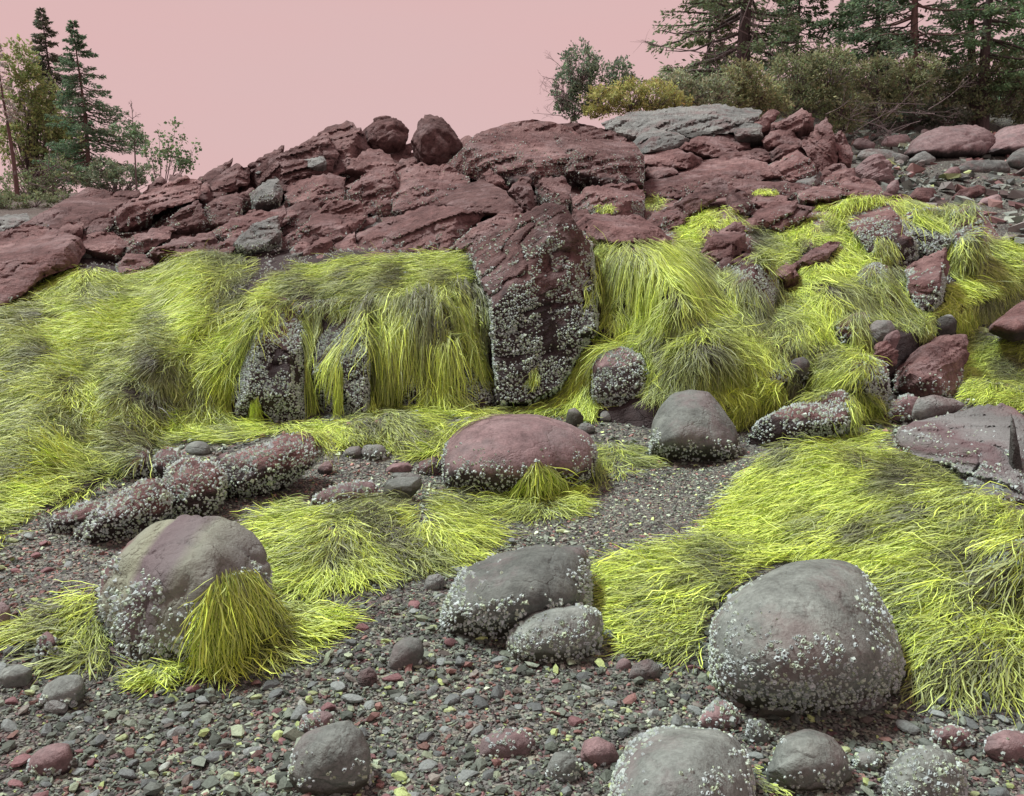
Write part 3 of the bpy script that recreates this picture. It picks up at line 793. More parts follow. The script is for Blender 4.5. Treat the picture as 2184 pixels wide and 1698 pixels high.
# left band of dipping slabs
slab([(-80, 520), (-40, 505), (0, 499), (51, 481), (119, 491), (167, 510), (177, 535), (160, 565), (90, 590), (40, 630), (-30, 665), (-90, 650)], 'slab', Y=8.2, th=1.0, rnd=4, strata=.008, b=dict(BM, hmax=.45, cover=.45), wetz=.2, lean=.5)
slab([(51, 478), (163, 415), (187, 401), (238, 411), (292, 408), (300, 432), (187, 482), (163, 495), (102, 493)], Y=10.3, th=1.2, rnd=4, strata=.01, b=dict(BT, hmax=.3))
slab([(177, 492), (255, 439), (330, 403), (391, 376), (425, 391), (418, 425), (340, 452), (252, 498), (204, 505)], Y=9.9, th=.6, b=dict(BM, hmax=.5, cover=.42), strata=.03)
slab([(306, 410), (343, 376), (355, 389), (350, 410), (320, 418)], Y=10.9, th=.4, rnd=1)
slab([(355, 400), (362, 372), (378, 370), (390, 378), (380, 400)], Y=11.8, th=.4)
slab([(415, 430), (425, 396), (442, 390), (446, 415), (438, 432)], Y=10.6, th=.4)
slab([(432, 412), (452, 384), (503, 350), (530, 360), (530, 390), (480, 412), (445, 430)], Y=11.2, th=.8, strata=.03)
slab([(510, 380), (575, 340), (646, 306), (690, 285), (720, 330), (700, 372), (646, 391), (560, 405)], Y=11.6, th=.9, strata=.035)
slab([(660, 305), (700, 272), (745, 262), (775, 285), (790, 325), (770, 350), (690, 370), (665, 345)], Y=12.2, th=.9, strata=.03)
slab([(530, 352), (570, 328), (605, 311), (610, 330), (561, 362)], Y=12.0, th=.4, rnd=1)
slab([(535, 372), (560, 348), (600, 338), (615, 350), (600, 375), (560, 385)], Y=11.6, th=.4, mat=M_GREYG)
slab([(640, 345), (655, 325), (690, 330), (695, 350), (660, 362)], Y=11.3, th=.4, mat=M_GREYG)
slab([(340, 488), (375, 455), (411, 432), (422, 428), (444, 475), (374, 495)], Y=9.5, th=.35, rnd=2, b=BT)
slab([(428, 450), (460, 425), (503, 411), (517, 425), (512, 475), (442, 482)], Y=9.7, th=.5, rnd=2, b=BT)
slab([(534, 412), (560, 390), (585, 377), (602, 405), (588, 442), (546, 440)], 'block', Y=10.1, th=.5, mat=M_GREYG, b=BT)
slab([(440, 500), (500, 465), (550, 450), (600, 455), (560, 495), (490, 520), (450, 518)], Y=9.3, th=.5, b=BM)
slab([(490, 530), (515, 500), (550, 475), (592, 462), (598, 515), (570, 532), (510, 540)], Y=8.8, th=.5, mat=M_GREYG, b=BM)
slab([(600, 400), (640, 385), (700, 370), (735, 380), (730, 425), (680, 440), (620, 440)], Y=10.7, th=.7, strata=.035, b=BT)
slab([(597, 470), (610, 445), (655, 425), (690, 432), (670, 470), (625, 500), (600, 500)], Y=9.8, th=.5, b=BT)
slab([(605, 532), (640, 490), (680, 450), (715, 428), (765, 432), (780, 465), (745, 505), (690, 530), (650, 540)], Y=9.3, th=.6, b=BT, strata=.025)
slab([(690, 530), (720, 500), (755, 495), (770, 540), (740, 555), (695, 552)], Y=8.9, th=.4, b=BM)
slab([(119, 495), (146, 473), (177, 476), (175, 498), (146, 508)], 'block', Y=9.1, th=.35, rnd=3)
slab([(129, 477), (153, 456), (182, 456), (180, 475), (140, 483)], 'block', Y=9.6, th=.35, rnd=3)
slab([(170, 510), (200, 497), (240, 495), (272, 522), (245, 545), (180, 550)], 'block', Y=8.9, th=.5, rnd=3, b=dict(BM, cover=.4))
slab([(255, 525), (290, 500), (345, 482), (375, 490), (350, 515), (300, 540), (265, 545)], Y=9.0, th=.4, b=BM)
slab([(310, 560), (330, 530), (390, 505), (450, 495), (462, 515), (440, 550), (360, 570)], Y=8.75, th=.5, b=dict(BM, cover=.55))
slab([(250, 570), (270, 540), (320, 545), (340, 565), (310, 590), (260, 590)], 'block', Y=8.5, th=.4, b=dict(BM, cover=.6))
slab([(450, 545), (470, 515), (500, 505), (512, 520), (490, 548)], Y=8.7, th=.3, b=BT)
slab([(-60, 470), (0, 462), (55, 455), (60, 470), (20, 490), (-60, 500)], Y=10.5, th=.8, mat=M_GREYG)
# right part of the ledge
slab([(1290, 262), (1350, 240), (1441, 231), (1526, 223), (1584, 231), (1618, 238), (1600, 270), (1503, 295), (1400, 300), (1310, 290)], Y=15.6, th=1.5, mat=M_GREYG, strata=.05, sthick=.09)
slab([(1350, 310), (1365, 288), (1400, 275), (1440, 283), (1470, 300), (1440, 325), (1370, 325)], 'block', Y=14.3, th=.9, mat=M_GREYG)
slab([(1360, 345), (1380, 320), (1420, 312), (1470, 325), (1500, 345), (1450, 365), (1380, 365)], Y=13.6, th=.9)
slab([(1440, 318), (1475, 298), (1520, 285), (1580, 290), (1600, 318), (1540, 335), (1470, 340)], Y=14.3, th=.9, strata=.03)
slab([(1605, 265), (1642, 235), (1662, 241), (1640, 275), (1620, 282)], Y=15.2, th=.4, rnd=1, lump=.02)
slab([(1655, 272), (1690, 245), (1710, 231), (1737, 252), (1735, 270), (1686, 282)], Y=15.0, th=.5, rnd=1, strata=.04)
slab([(1713, 308), (1738, 275), (1761, 252), (1775, 272), (1781, 306), (1792, 384), (1768, 392), (1741, 360)], Y=13.8, th=.55, rnd=1, lump=.02, bedn=(.75, .1, .45), strata=.03)
slab([(1772, 292), (1795, 280), (1806, 300), (1819, 326), (1809, 364), (1792, 354), (1782, 320)], Y=14.0, th=.5, rnd=1, bedn=(.75, .1, .45), strata=.03)
slab([(1636, 330), (1665, 310), (1693, 296), (1720, 306), (1732, 345), (1690, 355), (1645, 362)], Y=13.9, th=.5, rnd=1, strata=.04)
slab([(1640, 360), (1672, 335), (1700, 321), (1734, 347), (1749, 374), (1741, 398), (1690, 400), (1660, 392)], 'block', Y=13.2, th=.6, rnd=1, b=BT)
slab([(1564, 276), (1588, 262), (1625, 269), (1627, 292), (1577, 298)], 'block', Y=14.6, th=.5, rnd=2, mat=M_GREYG)
slab([(1625, 300), (1650, 280), (1690, 275), (1700, 295), (1660, 312), (1635, 318)], Y=14.5, th=.5, rnd=1, strata=.03)
slab([(1430, 366), (1510, 342), (1577, 335), (1632, 347), (1662, 374), (1611, 385), (1510, 388)], Y=13.2, th=1.0, rnd=3, strata=.02)
slab([(1375, 400), (1395, 380), (1460, 372), (1560, 380), (1640, 388), (1700, 390), (1740, 404), (1700, 420), (1600, 425), (1460, 425), (1385, 420)], Y=12.3, th=1.0, rnd=2, b=BT, strata=.03)
slab([(1500, 332), (1560, 320), (1630, 320), (1640, 338), (1570, 348)], Y=13.9, th=.6, rnd=1)
slab([(1370, 370), (1390, 352), (1430, 350), (1445, 368), (1400, 385)], 'block', Y=12.9, th=.5)
slab([(1388, 470), (1420, 445), (1462, 420), (1500, 395), (1523, 381), (1547, 388), (1550, 412), (1509, 440), (1470, 462), (1420, 480)], Y=10.4, th=.6, rnd=2, strata=.012, b=BT)
slab([(1550, 420), (1565, 405), (1590, 410), (1605, 435), (1585, 455), (1555, 450)], 'block', Y=10.2, th=.4, b=dict(BM, cover=.4))
slab([(1588, 435), (1610, 420), (1632, 413), (1676, 418), (1676, 430), (1611, 450)], Y=10.6, th=.5, rnd=3)
slab([(1601, 456), (1645, 432), (1700, 428), (1690, 456), (1640, 482), (1611, 478)], Y=10.1, th=.6, b=dict(BM, cover=.5))
slab([(1640, 482), (1707, 439), (1737, 442), (1720, 462), (1665, 492)], Y=10.0, th=.4, rnd=2, b=BT)
slab([(1781, 406), (1812, 377), (1860, 384), (1880, 408), (1885, 430), (1815, 420)], Y=11.9, th=.7, rnd=2, b=BT)
slab([(1700, 410), (1740, 398), (1790, 402), (1815, 418), (1760, 425), (1710, 425)], Y=11.5, th=.6, b=BT)
slab([(1781, 452), (1800, 432), (1822, 422), (1873, 424), (1900, 444), (1928, 481), (1951, 522), (1957, 545), (1907, 562), (1865, 550), (1830, 505)], 'block', weed_ok=True, Y=9.4, th=.9, rnd=2, strata=.01, b=dict(BH, cover=.5, size=.019, dens=4200), wetz=.45)
slab([(1930, 460), (1975, 445), (2033, 450), (2040, 500), (2035, 560), (1985, 565), (1955, 540), (1935, 500)], 'block', weed_ok=True, Y=9.6, th=.8, rnd=2, b=dict(BH, size=.019, dens=4200), wetz=.8)
slab([(2030, 455), (2050, 447), (2074, 442), (2091, 447), (2094, 481), (2090, 540), (2060, 590), (2020, 590), (2025, 510)], 'block', weed_ok=True, Y=9.35, th=.6, rnd=2, b=dict(BH, size=.019, dens=4200), wetz=.6)
slab([(1934, 574), (1951, 560), (2016, 531), (2021, 583), (2006, 631), (1979, 662), (1955, 660), (1942, 624)], 'block', Y=8.2, th=.6, rnd=2, lump=.02, strata=.01, b=dict(BH, hmax=.75, cover=.6, size=.018, dens=4600), wetz=.45)
slab([(1795, 600), (1830, 575), (1863, 562), (1895, 570), (1900, 640), (1870, 660), (1850, 620)], 'block', weed_ok=True, Y=8.2, th=.6, rnd=2, b=dict(BH), wetz=.8)
slab([(1488, 556), (1509, 513), (1540, 490), (1567, 474), (1588, 483), (1591, 530), (1555, 548), (1515, 568)], 'block', Y=8.45, th=.55, rnd=2, lump=.02, strata=.008, b=dict(BT, hmax=.4))
slab([(1688, 566), (1725, 538), (1764, 517), (1792, 519), (1760, 556), (1705, 580)], Y=8.5, th=.4, rnd=2, lump=.02, b=dict(BT, hmax=.5))
slab([(1515, 590), (1545, 552), (1590, 542), (1630, 552), (1650, 580), (1658, 620), (1645, 660), (1600, 680), (1545, 660)], 'block', weed_ok=True, Y=7.65, th=.7, rnd=5, strata=.0, b=dict(BH, hmax=.85, cover=.7), wetz=.3)
slab([(1652, 585), (1676, 560), (1696, 563), (1703, 590), (1665, 602)], 'block', Y=8.0, th=.3, rnd=2)
slab([(1224, 484), (1251, 460), (1300, 457), (1356, 459), (1395, 482), (1428, 511), (1384, 526), (1309, 520), (1244, 505)], 'block', Y=8.3, th=.7, rnd=1, lump=.015, strata=.006, facet=.01, ridge=[(1309, 490, 1.0), (1350, 462, .5), (1384, 520, 1.0), (1315, 515, 1.05), (1415, 512, .7), (1250, 480, .6)])
slab([(1215, 470), (1225, 445), (1250, 445), (1262, 462), (1240, 480)], Y=9.2, th=.4)
slab([(1380, 470), (1400, 455), (1440, 447), (1465, 460), (1460, 485), (1420, 495), (1395, 490)], 'block', Y=9.6, th=.4, b=dict(BM, cover=.4))
_fr = np.random.default_rng(55)
def fillers(poly, n, ang, ln, asp, b=None):
    pa = np.array(poly, float); lo, hi = pa.min(0), pa.max(0); k = 0
    while k < n:
        u, v = _fr.uniform(lo, hi)
        if not inpoly(np.array([u]), np.array([v]), poly)[0]: continue
        k += 1; L = _fr.uniform(*ln); H = L * _fr.uniform(*asp); a = math.radians(ang + _fr.normal(0, 7)); ca, sa = math.cos(a), math.sin(a)
        o_ = []
        for x, y in ((-.5, .25), (-.42, -.15), (-.1, -.5), (.3, -.45), (.5, -.2), (.45, .3), (.1, .5), (-.3, .45)):
            x = (x + _fr.normal(0, .06)) * L; y = (y + _fr.normal(0, .09)) * H
            o_.append((u + x * ca + y * sa, v - x * sa + y * ca))
        Yq = float(bed_Y(np.array(u), np.array(v))) - .02
        slab(o_, Y=Yq + .05, th=L / FPX * Yq * _fr.uniform(.5, .8), b=b, step=4.2, grow=1.0, mat=M_GREYG if _fr.uniform() < .10 else None)
fillers([(60, 490), (420, 400), (620, 360), (700, 380), (740, 540), (420, 540), (250, 560), (120, 560)], 30, 27, (45, 100), (.28, .5), BT)
fillers([(100, 480), (420, 400), (640, 340), (740, 320), (800, 400), (740, 520), (420, 530), (200, 540)], 46, 29, (90, 210), (.11, .22), BT)
fillers([(800, 380), (1000, 370), (1000, 430), (780, 450)], 5, 24, (70, 130), (.2, .4), BT)
fillers([(1400, 300), (1600, 270), (1720, 290), (1740, 390), (1500, 400)], 18, 26, (90, 170), (.12, .22), BT)
fillers([(720, 480), (1000, 470), (1220, 400), (1380, 420), (1380, 470), (1230, 490), (960, 540), (740, 545)], 16, 20, (40, 90), (.4, .7), BT)
fillers([(1380, 300), (1600, 270), (1780, 300), (1800, 390), (1600, 420), (1400, 430)], 40, 22, (45, 110), (.25, .45), BT)
fillers([(1440, 440), (1700, 425), (1800, 430), (1750, 470), (1600, 500)], 9, 22, (40, 80), (.35, .55), BM)
fillers([(620, 320), (740, 290), (960, 340), (960, 360), (640, 400)], 14, 25, (45, 90), (.3, .5))
fillers([(560, 528), (760, 530), (1000, 520), (1000, 545), (760, 560), (570, 560)], 12, 14, (45, 100), (.35, .55), BM)
fillers([(200, 545), (430, 520), (560, 530), (540, 545), (400, 550), (300, 575)], 9, 18, (35, 80), (.4, .6), BM)
# low barnacled shelf in front of the weed, left
shelf = empty('rock_shelf', P(400, 1080, 4.9)); tag(shelf, 'low knobbly rock shelf crusted with barnacles, between the left seaweed and the gravel', 'rock')
def knob(out, **k):
    a = dict(rnd=4, lump=.05, facet=.03, th=.45); a.update(k)
    V, F, i = make_rock(out, **a); bake('knob', V, F, i, M_RED, shelf, wetz=.6); barnacles(i, dens=4800, size=.0150, hmax=1.3, cover=.74, topless=.93, scale=4.5)
knob([(465, 1045), (466, 990), (490, 972), (560, 948), (610, 930), (650, 923), (682, 940), (688, 975), (670, 1005), (600, 1028), (540, 1045), (490, 1058)])
knob([(330, 1105), (340, 1040), (360, 1000), (400, 980), (450, 985), (478, 1005), (478, 1055), (440, 1080), (380, 1098)])
knob([(160, 1138), (200, 1090), (250, 1060), (300, 1018), (340, 1016), (370, 1050), (362, 1092), (290, 1118), (220, 1138), (175, 1150)])
knob([(255, 1005), (270, 965), (295, 950), (318, 962), (315, 1005), (275, 1020)], th=.3)
knob([(318, 1000), (335, 962), (370, 955), (400, 975), (390, 1010), (340, 1020)], th=.3)
knob([(98, 1122), (130, 1092), (200, 1068), (240, 1080), (190, 1115), (130, 1130)], th=.3)

# ------------------------------------------------------------------ boulders and stones lying free
def stone(out, label, mat, name='boulder', cat='boulder', b=None, wetz=.35, weed_ok=False, **k):
    a = dict(rnd=8, lump=.025); a.update(k)
    if a['rnd'] <= 3: a.setdefault('cuts', 5); a.setdefault('cutd', .09); a['rnd'] = 0; a['px'] = min(a.get('px', 9), 3.6); a['lump'] = min(a['lump'], .03)
    V, F, i = make_rock(out, **a)
    o = bake(name, V, F, i, mat, label=label, cat=cat, wetz=wetz, weed_ok=weed_ok, flat=a['rnd'] == 0)
    if b: barnacles(i, **b)
    return o
NB = dict(dens=6600, size=.0115, hmax=.75, cover=.6, scale=7)
stone([(208, 1290), (220, 1225), (245, 1168), (300, 1125), (350, 1105), (410, 1092), (470, 1095), (520, 1110), (550, 1135), (575, 1180), (588, 1235), (585, 1290), (540, 1350), (450, 1395), (380, 1412), (300, 1412), (255, 1398), (222, 1345)],
      'big grey boulder with pale and red stripes, seaweed spilling over its right side', M_STRIPE, weed_ok=True, rnd=4, lump=.022, facet=.03, cuts=6, cutd=.05,  b=dict(NB, size=.014, hmax=.72, cover=.66), wetz=.22, th=.62)
stone([(1513, 1360), (1520, 1322), (1545, 1285), (1600, 1240), (1660, 1210), (1720, 1195), (1785, 1193), (1835, 1212), (1872, 1260), (1900, 1320), (1918, 1375), (1926, 1415), (1915, 1450), (1850, 1482), (1760, 1505), (1650, 1508), (1570, 1480), (1528, 1442), (1515, 1405)],
      'large smooth rounded grey boulder with barnacles on its lower half, at lower right', M_GREYR, rnd=10, lump=.012, b=dict(NB, dens=7600, size=.0108, hmax=.85, cover=.66), wetz=.2, th=.62)
stone([(943, 985), (955, 940), (1000, 900), (1060, 885), (1130, 884), (1200, 900), (1255, 925), (1271, 950), (1266, 1000), (1200, 1035), (1130, 1055), (1060, 1055), (1000, 1038), (948, 1022)],
      'broad smooth maroon boulder with a bare top in the middle of the beach', M_REDB, weed_ok=True, rnd=7, lump=.02, b=dict(NB, dens=4600, size=.014, hmax=.75, cover=.56), wetz=.45, th=.8)
stone([(1387, 955), (1390, 905), (1405, 865), (1430, 838), (1470, 830), (1510, 835), (1545, 870), (1570, 910), (1582, 950), (1576, 980), (1530, 978), (1460, 968), (1400, 958)],
      'smooth grey boulder shaped like a tilted dome, right of the maroon boulder', M_GREY, rnd=6, lump=.02, b=dict(NB, dens=4200, size=.017, hmax=.5, cover=.6), wetz=.35, th=.65)
stone([(942, 1310), (958, 1255), (985, 1215), (1060, 1185), (1120, 1165), (1160, 1157), (1250, 1162), (1257, 1205), (1264, 1262), (1257, 1298), (1180, 1320), (1100, 1340), (1030, 1345), (960, 1332)],
      'flat-topped grey boulder crusted underneath, near the middle of the foreground', M_GREY, rnd=5, lump=.03, b=dict(NB, dens=7000, size=.014, hmax=.85, cover=.66), wetz=.4, th=.6, facet=.015)
stone([(1078, 1370), (1090, 1340), (1130, 1305), (1180, 1290), (1240, 1288), (1276, 1300), (1286, 1330), (1280, 1372), (1240, 1395), (1150, 1408), (1088, 1398)],
      'small wedge-shaped grey boulder covered in barnacles, in front of the flat-topped one', M_GREY, rnd=5, lump=.03, b=dict(NB, dens=7000, size=.013, hmax=1.1, cover=.66, topless=.95), wetz=.4)
stone([(1285, 1740), (1305, 1650), (1338, 1592), (1385, 1557), (1450, 1548), (1535, 1550), (1575, 1575), (1600, 1625), (1612, 1690), (1600, 1780), (1450, 1800), (1310, 1790)],
      'grey speckled boulder cut by the bottom edge of the picture', M_GREY, rnd=8, lump=.02, b=dict(NB, dens=6500, size=.0105, hmax=1.0, cover=.58, topless=.9), wetz=.15, th=.5)
stone([(1633, 1645), (1650, 1600), (1670, 1570), (1720, 1553), (1770, 1568), (1800, 1600), (1817, 1640), (1790, 1668), (1720, 1678), (1660, 1668)],
      'rounded grey boulder with barnacles below the large smooth boulder', M_GREYR, rnd=8, lump=.02, b=dict(NB, dens=7600, size=.010, hmax=.85, cover=.6), wetz=.2)
stone([(1883, 1690), (1893, 1640), (1930, 1602), (1985, 1590), (2030, 1605), (2055, 1640), (2064, 1700), (2040, 1745), (1900, 1745)],
      'pale round boulder thick with barnacles near the bottom right corner', M_GREY, rnd=8, lump=.02, b=dict(NB, dens=8600, size=.010, hmax=1.4, cover=.68, topless=1.2), wetz=.1)
stone([(614, 1652), (622, 1600), (650, 1565), (700, 1545), (740, 1535), (775, 1560), (790, 1600), (791, 1645), (760, 1678), (700, 1692), (640, 1690)],
      'rounded grey green boulder with barnacles round its foot, at the bottom left', M_GREY, rnd=7, lump=.022, b=dict(NB, dens=7000, size=.0105, hmax=.85, cover=.5), wetz=.3)
stone([(58, 1640), (66, 1610), (100, 1590), (150, 1584), (158, 1610), (142, 1640), (95, 1652)], 'reddish cobble with barnacles along its foot, bottom left of the gravel', M_REDB, 'cobble', 'stone', b=dict(NB, dens=9000, size=.011, hmax=.6, cover=.5), wetz=.3)
stone([(83, 1498), (95, 1465), (130, 1440), (170, 1438), (182, 1465), (165, 1495), (120, 1506)], 'grey barnacled stone in front of the left seaweed clump', M_GREY, 'cobble', 'stone', b=dict(NB, dens=8000, size=.011, hmax=.8, cover=.45))
stone([(92, 1512), (100, 1490), (122, 1480), (146, 1500), (142, 1520), (105, 1524)], 'pale green stone leaning before the grey barnacled one', M_GREYG, 'cobble', 'stone', rnd=3)
stone([(75, 1395), (80, 1365), (100, 1345), (118, 1360), (125, 1395), (105, 1412), (82, 1412)], 'dark barnacled stone half buried in the left seaweed clump', M_REDB, 'cobble', 'stone', b=dict(NB, dens=9000, hmax=1.2, cover=.6), wetz=.7)
stone([(392, 965), (398, 948), (420, 940), (440, 942), (449, 958), (442, 980), (402, 982)], 'rounded grey stone sitting on the barnacled shelf', M_GREY, 'cobble', 'stone', Y=5.55, b=dict(NB, dens=4000, size=.014, hmax=.6, cover=.45))
stone([(455, 985), (470, 968), (488, 962), (495, 978), (485, 995), (462, 1000)], 'small angular dark red stone beside the grey one on the shelf', M_REDB, 'cobble', 'stone', Y=5.4, rnd=2, wetz=.5)
stone([(813, 1055), (822, 1025), (850, 1015), (895, 1018), (905, 1030), (870, 1056), (830, 1062)], 'dark grey angular stone left of the maroon boulder', M_GREY, 'cobble', 'stone', rnd=2, wetz=.75)
stone([(886, 998), (900, 980), (925, 970), (945, 990), (940, 1015), (905, 1012)], 'red stone freckled with barnacles touching the maroon boulder', M_REDB, 'cobble', 'stone', rnd=3, b=dict(NB, dens=4000, hmax=1.1, cover=.6, topless=1.2), wetz=.3)
stone([(820, 1000), (835, 988), (872, 985), (885, 998), (850, 1008)], 'flat pinkish stone in the pile left of the maroon boulder', M_REDB, 'cobble', 'stone', rnd=2, wetz=.1)
stone([(828, 1018), (842, 1006), (880, 1008), (905, 1016), (860, 1026)], 'thin grey slate lying on the pile left of the maroon boulder', M_GREY, 'cobble', 'stone', rnd=2)
stone([(660, 1062), (700, 1038), (760, 1025), (800, 1030), (815, 1058), (760, 1075), (690, 1080)], 'low pink barnacled slab left of the dark angular stone', M_REDB, 'slab', 'stone', b=dict(NB, dens=5500, size=.014, hmax=1.6, cover=.66, topless=1.3), wetz=.1)
stone([(730, 965), (745, 952), (770, 950), (772, 972), (745, 978)], 'small barnacled block below the yellow weed, left of two', M_GREY, 'cobble', 'stone', b=dict(NB, dens=4500, size=.015, hmax=1.1, cover=.6))
stone([(768, 968), (775, 948), (815, 947), (826, 962), (812, 978), (780, 980)], 'small pale block below the yellow weed, right of two', M_GREY, 'cobble', 'stone', b=dict(NB, dens=4500, size=.015, hmax=1.1, cover=.6))
stone([(675, 1000), (690, 985), (712, 980), (710, 1000), (690, 1015)], 'small red stone standing right of the barnacled shelf', M_REDB, 'cobble', 'stone', rnd=2, wetz=.5)
stone([(960, 912), (970, 895), (1005, 888), (1010, 898), (985, 915), (965, 925)], 'dark speckled stone behind the maroon boulder', M_GREY, 'cobble', 'stone', rnd=2, b=dict(NB, dens=4000, size=.015, hmax=1.2, cover=.5), wetz=.8)
stone([(1205, 900), (1212, 872), (1228, 868), (1246, 888), (1240, 905), (1215, 910)], 'dark pointed stone at the foot of the draped weed, left of the green stone', M_GREY, 'cobble', 'stone', rnd=2, wetz=.8)
stone([(1230, 918), (1238, 902), (1262, 902), (1272, 914), (1255, 926)], 'small green stone behind the right end of the maroon boulder', M_GREYG, 'cobble', 'stone', rnd=4)
stone([(1262, 835), (1264, 775), (1290, 746), (1330, 740), (1368, 758), (1386, 800), (1382, 838), (1350, 852), (1300, 858), (1270, 845)], 'dome-shaped boulder grey with barnacles, weed combed round it', M_REDB, weed_ok=True, b=dict(NB, dens=4600, size=.018, hmax=1.2, cover=.76, topless=.92, scale=4), wetz=.75, Y=6.45, rnd=6)
stone([(1362, 860), (1366, 838), (1400, 834), (1432, 832), (1440, 850), (1410, 868)], 'flat grey block behind the smooth grey dome boulder', M_GREY, 'cobble', 'stone', rnd=2)
stone([(1330, 862), (1345, 848), (1380, 853), (1395, 868), (1365, 882), (1338, 875)], 'dark red wedge-shaped stone left of the smooth grey dome boulder', M_REDB, 'cobble', 'stone', rnd=2, wetz=.5)
stone([(1285, 868), (1300, 850), (1325, 852), (1332, 868), (1305, 880)], 'dark stone at the foot of the dome-shaped barnacled boulder', M_GREY, 'cobble', 'stone', rnd=3, wetz=.6)
stone([(1302, 885), (1312, 872), (1345, 872), (1345, 888), (1320, 898)], 'small barnacled stone between the dark stone and the grey dome', M_GREY, 'cobble', 'stone', rnd=3, b=dict(NB, dens=4000, size=.014, hmax=1.1, cover=.5))
stone([(1278, 890), (1285, 875), (1300, 878), (1305, 895), (1290, 902)], 'pale pebble leaning on the dark stone by the draped weed', M_GREYG, 'cobble', 'stone', rnd=4)
# right-hand rocks
stone([(1775, 728), (1780, 690), (1820, 668), (1846, 665), (1862, 690), (1870, 725), (1855, 742), (1792, 745)], 'upright dark red rock with white crusted side, right of the yellow humps', M_RED, 'rock', 'rock', weed_ok=True, rnd=2, b=dict(NB, dens=3600, size=.02, hmax=1.1, cover=.6), wetz=.5, Y=7.1)
stone([(1850, 700), (1862, 682), (1900, 682), (1912, 700), (1902, 730), (1868, 726)], 'grey rock lying against the upright dark red rock', M_GREY, 'rock', 'rock', rnd=3, wetz=.2, Y=7.0)
stone([(1880, 728), (1890, 712), (1915, 702), (1922, 716), (1908, 738)], 'small red angular stone under the grey rock', M_REDB, 'cobble', 'stone', rnd=1, Y=6.85, wetz=.1)
stone([(1988, 700), (1998, 680), (2028, 668), (2043, 685), (2036, 708), (2000, 712)], 'rounded dark green stone at the end of the weed drapes', M_GREYG, 'cobble', 'stone', rnd=5, Y=7.7, wetz=.9)
stone([(1858, 760), (1870, 735), (1895, 728), (1922, 745), (1915, 775), (1890, 798), (1866, 780)], 'dark red layered rock with a cracked front, left of the big red slab', M_RED, 'rock', 'rock', rnd=2, strata=.015, Y=6.7)
stone([(1905, 835), (1912, 792), (1950, 745), (2010, 715), (2060, 711), (2068, 740), (2056, 800), (2044, 850), (1990, 862), (1930, 858)], 'big flat red slab tilted towards the beach on the right', M_RED, 'slab', 'rock', rnd=3, lump=.02, strata=.012, th=.9, lean=.5, b=dict(NB, dens=2600, size=.018, hmax=.5, cover=.42, topless=1.1), wetz=.05)
V_, F_, i = relief_rock([(1910, 945), (1914, 912), (1960, 897), (2040, 879), (2100, 866), (2140, 860), (2165, 872), (2200, 900), (2230, 960), (2230, 1080), (2150, 1068), (2098, 1072), (2058, 1040), (2040, 1003), (1985, 988), (1930, 968)], 5.0, 1.0, step=4, lean=.62, planes=[(1.3, .10, -.2, .98), (1.2, -.05, -.75, -.66), (.8, .5, .95, .1)], strata=.016, sthick=.04, bedn=(-.26, -.05, .96), relief=.45)
bake('slab', V_, F_, i, M_BAND, label='layered slab banded red and grey at the right edge above the seaweed mat', cat='rock', wetz=-.2, weed_ok=False, flat=True)
barnacles(i, dens=3000, size=.015, hmax=.75, cover=.5, topless=.9, scale=5)
stone([(2150, 1065), (2152, 960), (2156, 868), (2166, 905), (2178, 980), (2192, 1070)], 'thin dark pointed fin of rock at the right edge', M_GREYG, 'rock', 'rock', rnd=1, lump=.01, th=.2, wetz=.9)
stone([(1945, 878), (1955, 850), (1990, 842), (2040, 850), (2062, 864), (2012, 880), (1962, 886)], 'pale oval stone resting on the banded slab', M_GREYG, 'cobble', 'stone', rnd=5, Y=5.9, wetz=0)
stone([(2108, 695), (2150, 662), (2184, 640), (2230, 640), (2230, 700), (2160, 715)], 'smooth red slab running out of the right edge above the weed', M_RED, 'slab', 'rock', rnd=4, th=.8, lean=.5, Y=7.9)
stone([(1677, 790), (1688, 768), (1714, 760), (1729, 775), (1724, 795), (1700, 800)], 'small pale green barnacled stone among the dark weed', M_GREYG, 'cobble', 'stone', Y=6.5, rnd=4, b=dict(NB, dens=4000, size=.016, hmax=.6, cover=.5))
BR = dict(dens=4200, size=.018, hmax=1.4, cover=.7, scale=4, topless=1.0)
stone([(1590, 930), (1615, 900), (1700, 862), (1760, 838), (1802, 830), (1822, 860), (1818, 905), (1780, 928), (1700, 940), (1620, 945)], 'long low barnacled rock behind the right-hand seaweed', M_RED, 'rock', 'rock', weed_ok=True, rnd=3, lump=.05, b=BR, wetz=.6, th=.5)
stone([(1755, 790), (1768, 762), (1800, 750), (1850, 757), (1892, 775), (1905, 825), (1885, 858), (1845, 850), (1790, 815)], 'knobbly barnacled rock left of the big red slab', M_RED, 'rock', 'rock', rnd=3, weed_ok=True, lump=.05, b=BR, wetz=.6, th=.5, Y=6.4)
stone([(1580, 850), (1600, 815), (1630, 790), (1672, 780), (1695, 792), (1660, 825), (1610, 860)], 'sloping barnacled rock with pale weed over its near side', M_RED, 'rock', 'rock', weed_ok=True, rnd=3, lump=.04, b=BR, wetz=.5, th=.4, Y=6.35)
stone([(1880, 900), (1895, 860), (1935, 840), (1965, 848), (1960, 880), (1920, 905)], 'low pale barnacled rock in front of the red slab', M_REDB, 'rock', 'rock', rnd=3, b=dict(BR, cover=.55), wetz=.2)
stone([(2090, 1270), (2110, 1200), (2150, 1160), (2200, 1150), (2240, 1180), (2230, 1280), (2150, 1300)], 'dark barnacled rock showing through the weed at the right edge', M_RED, 'rock', 'rock', weed_ok=True, rnd=4, b=BR, wetz=.9)
_rr = np.random.default_rng(71)
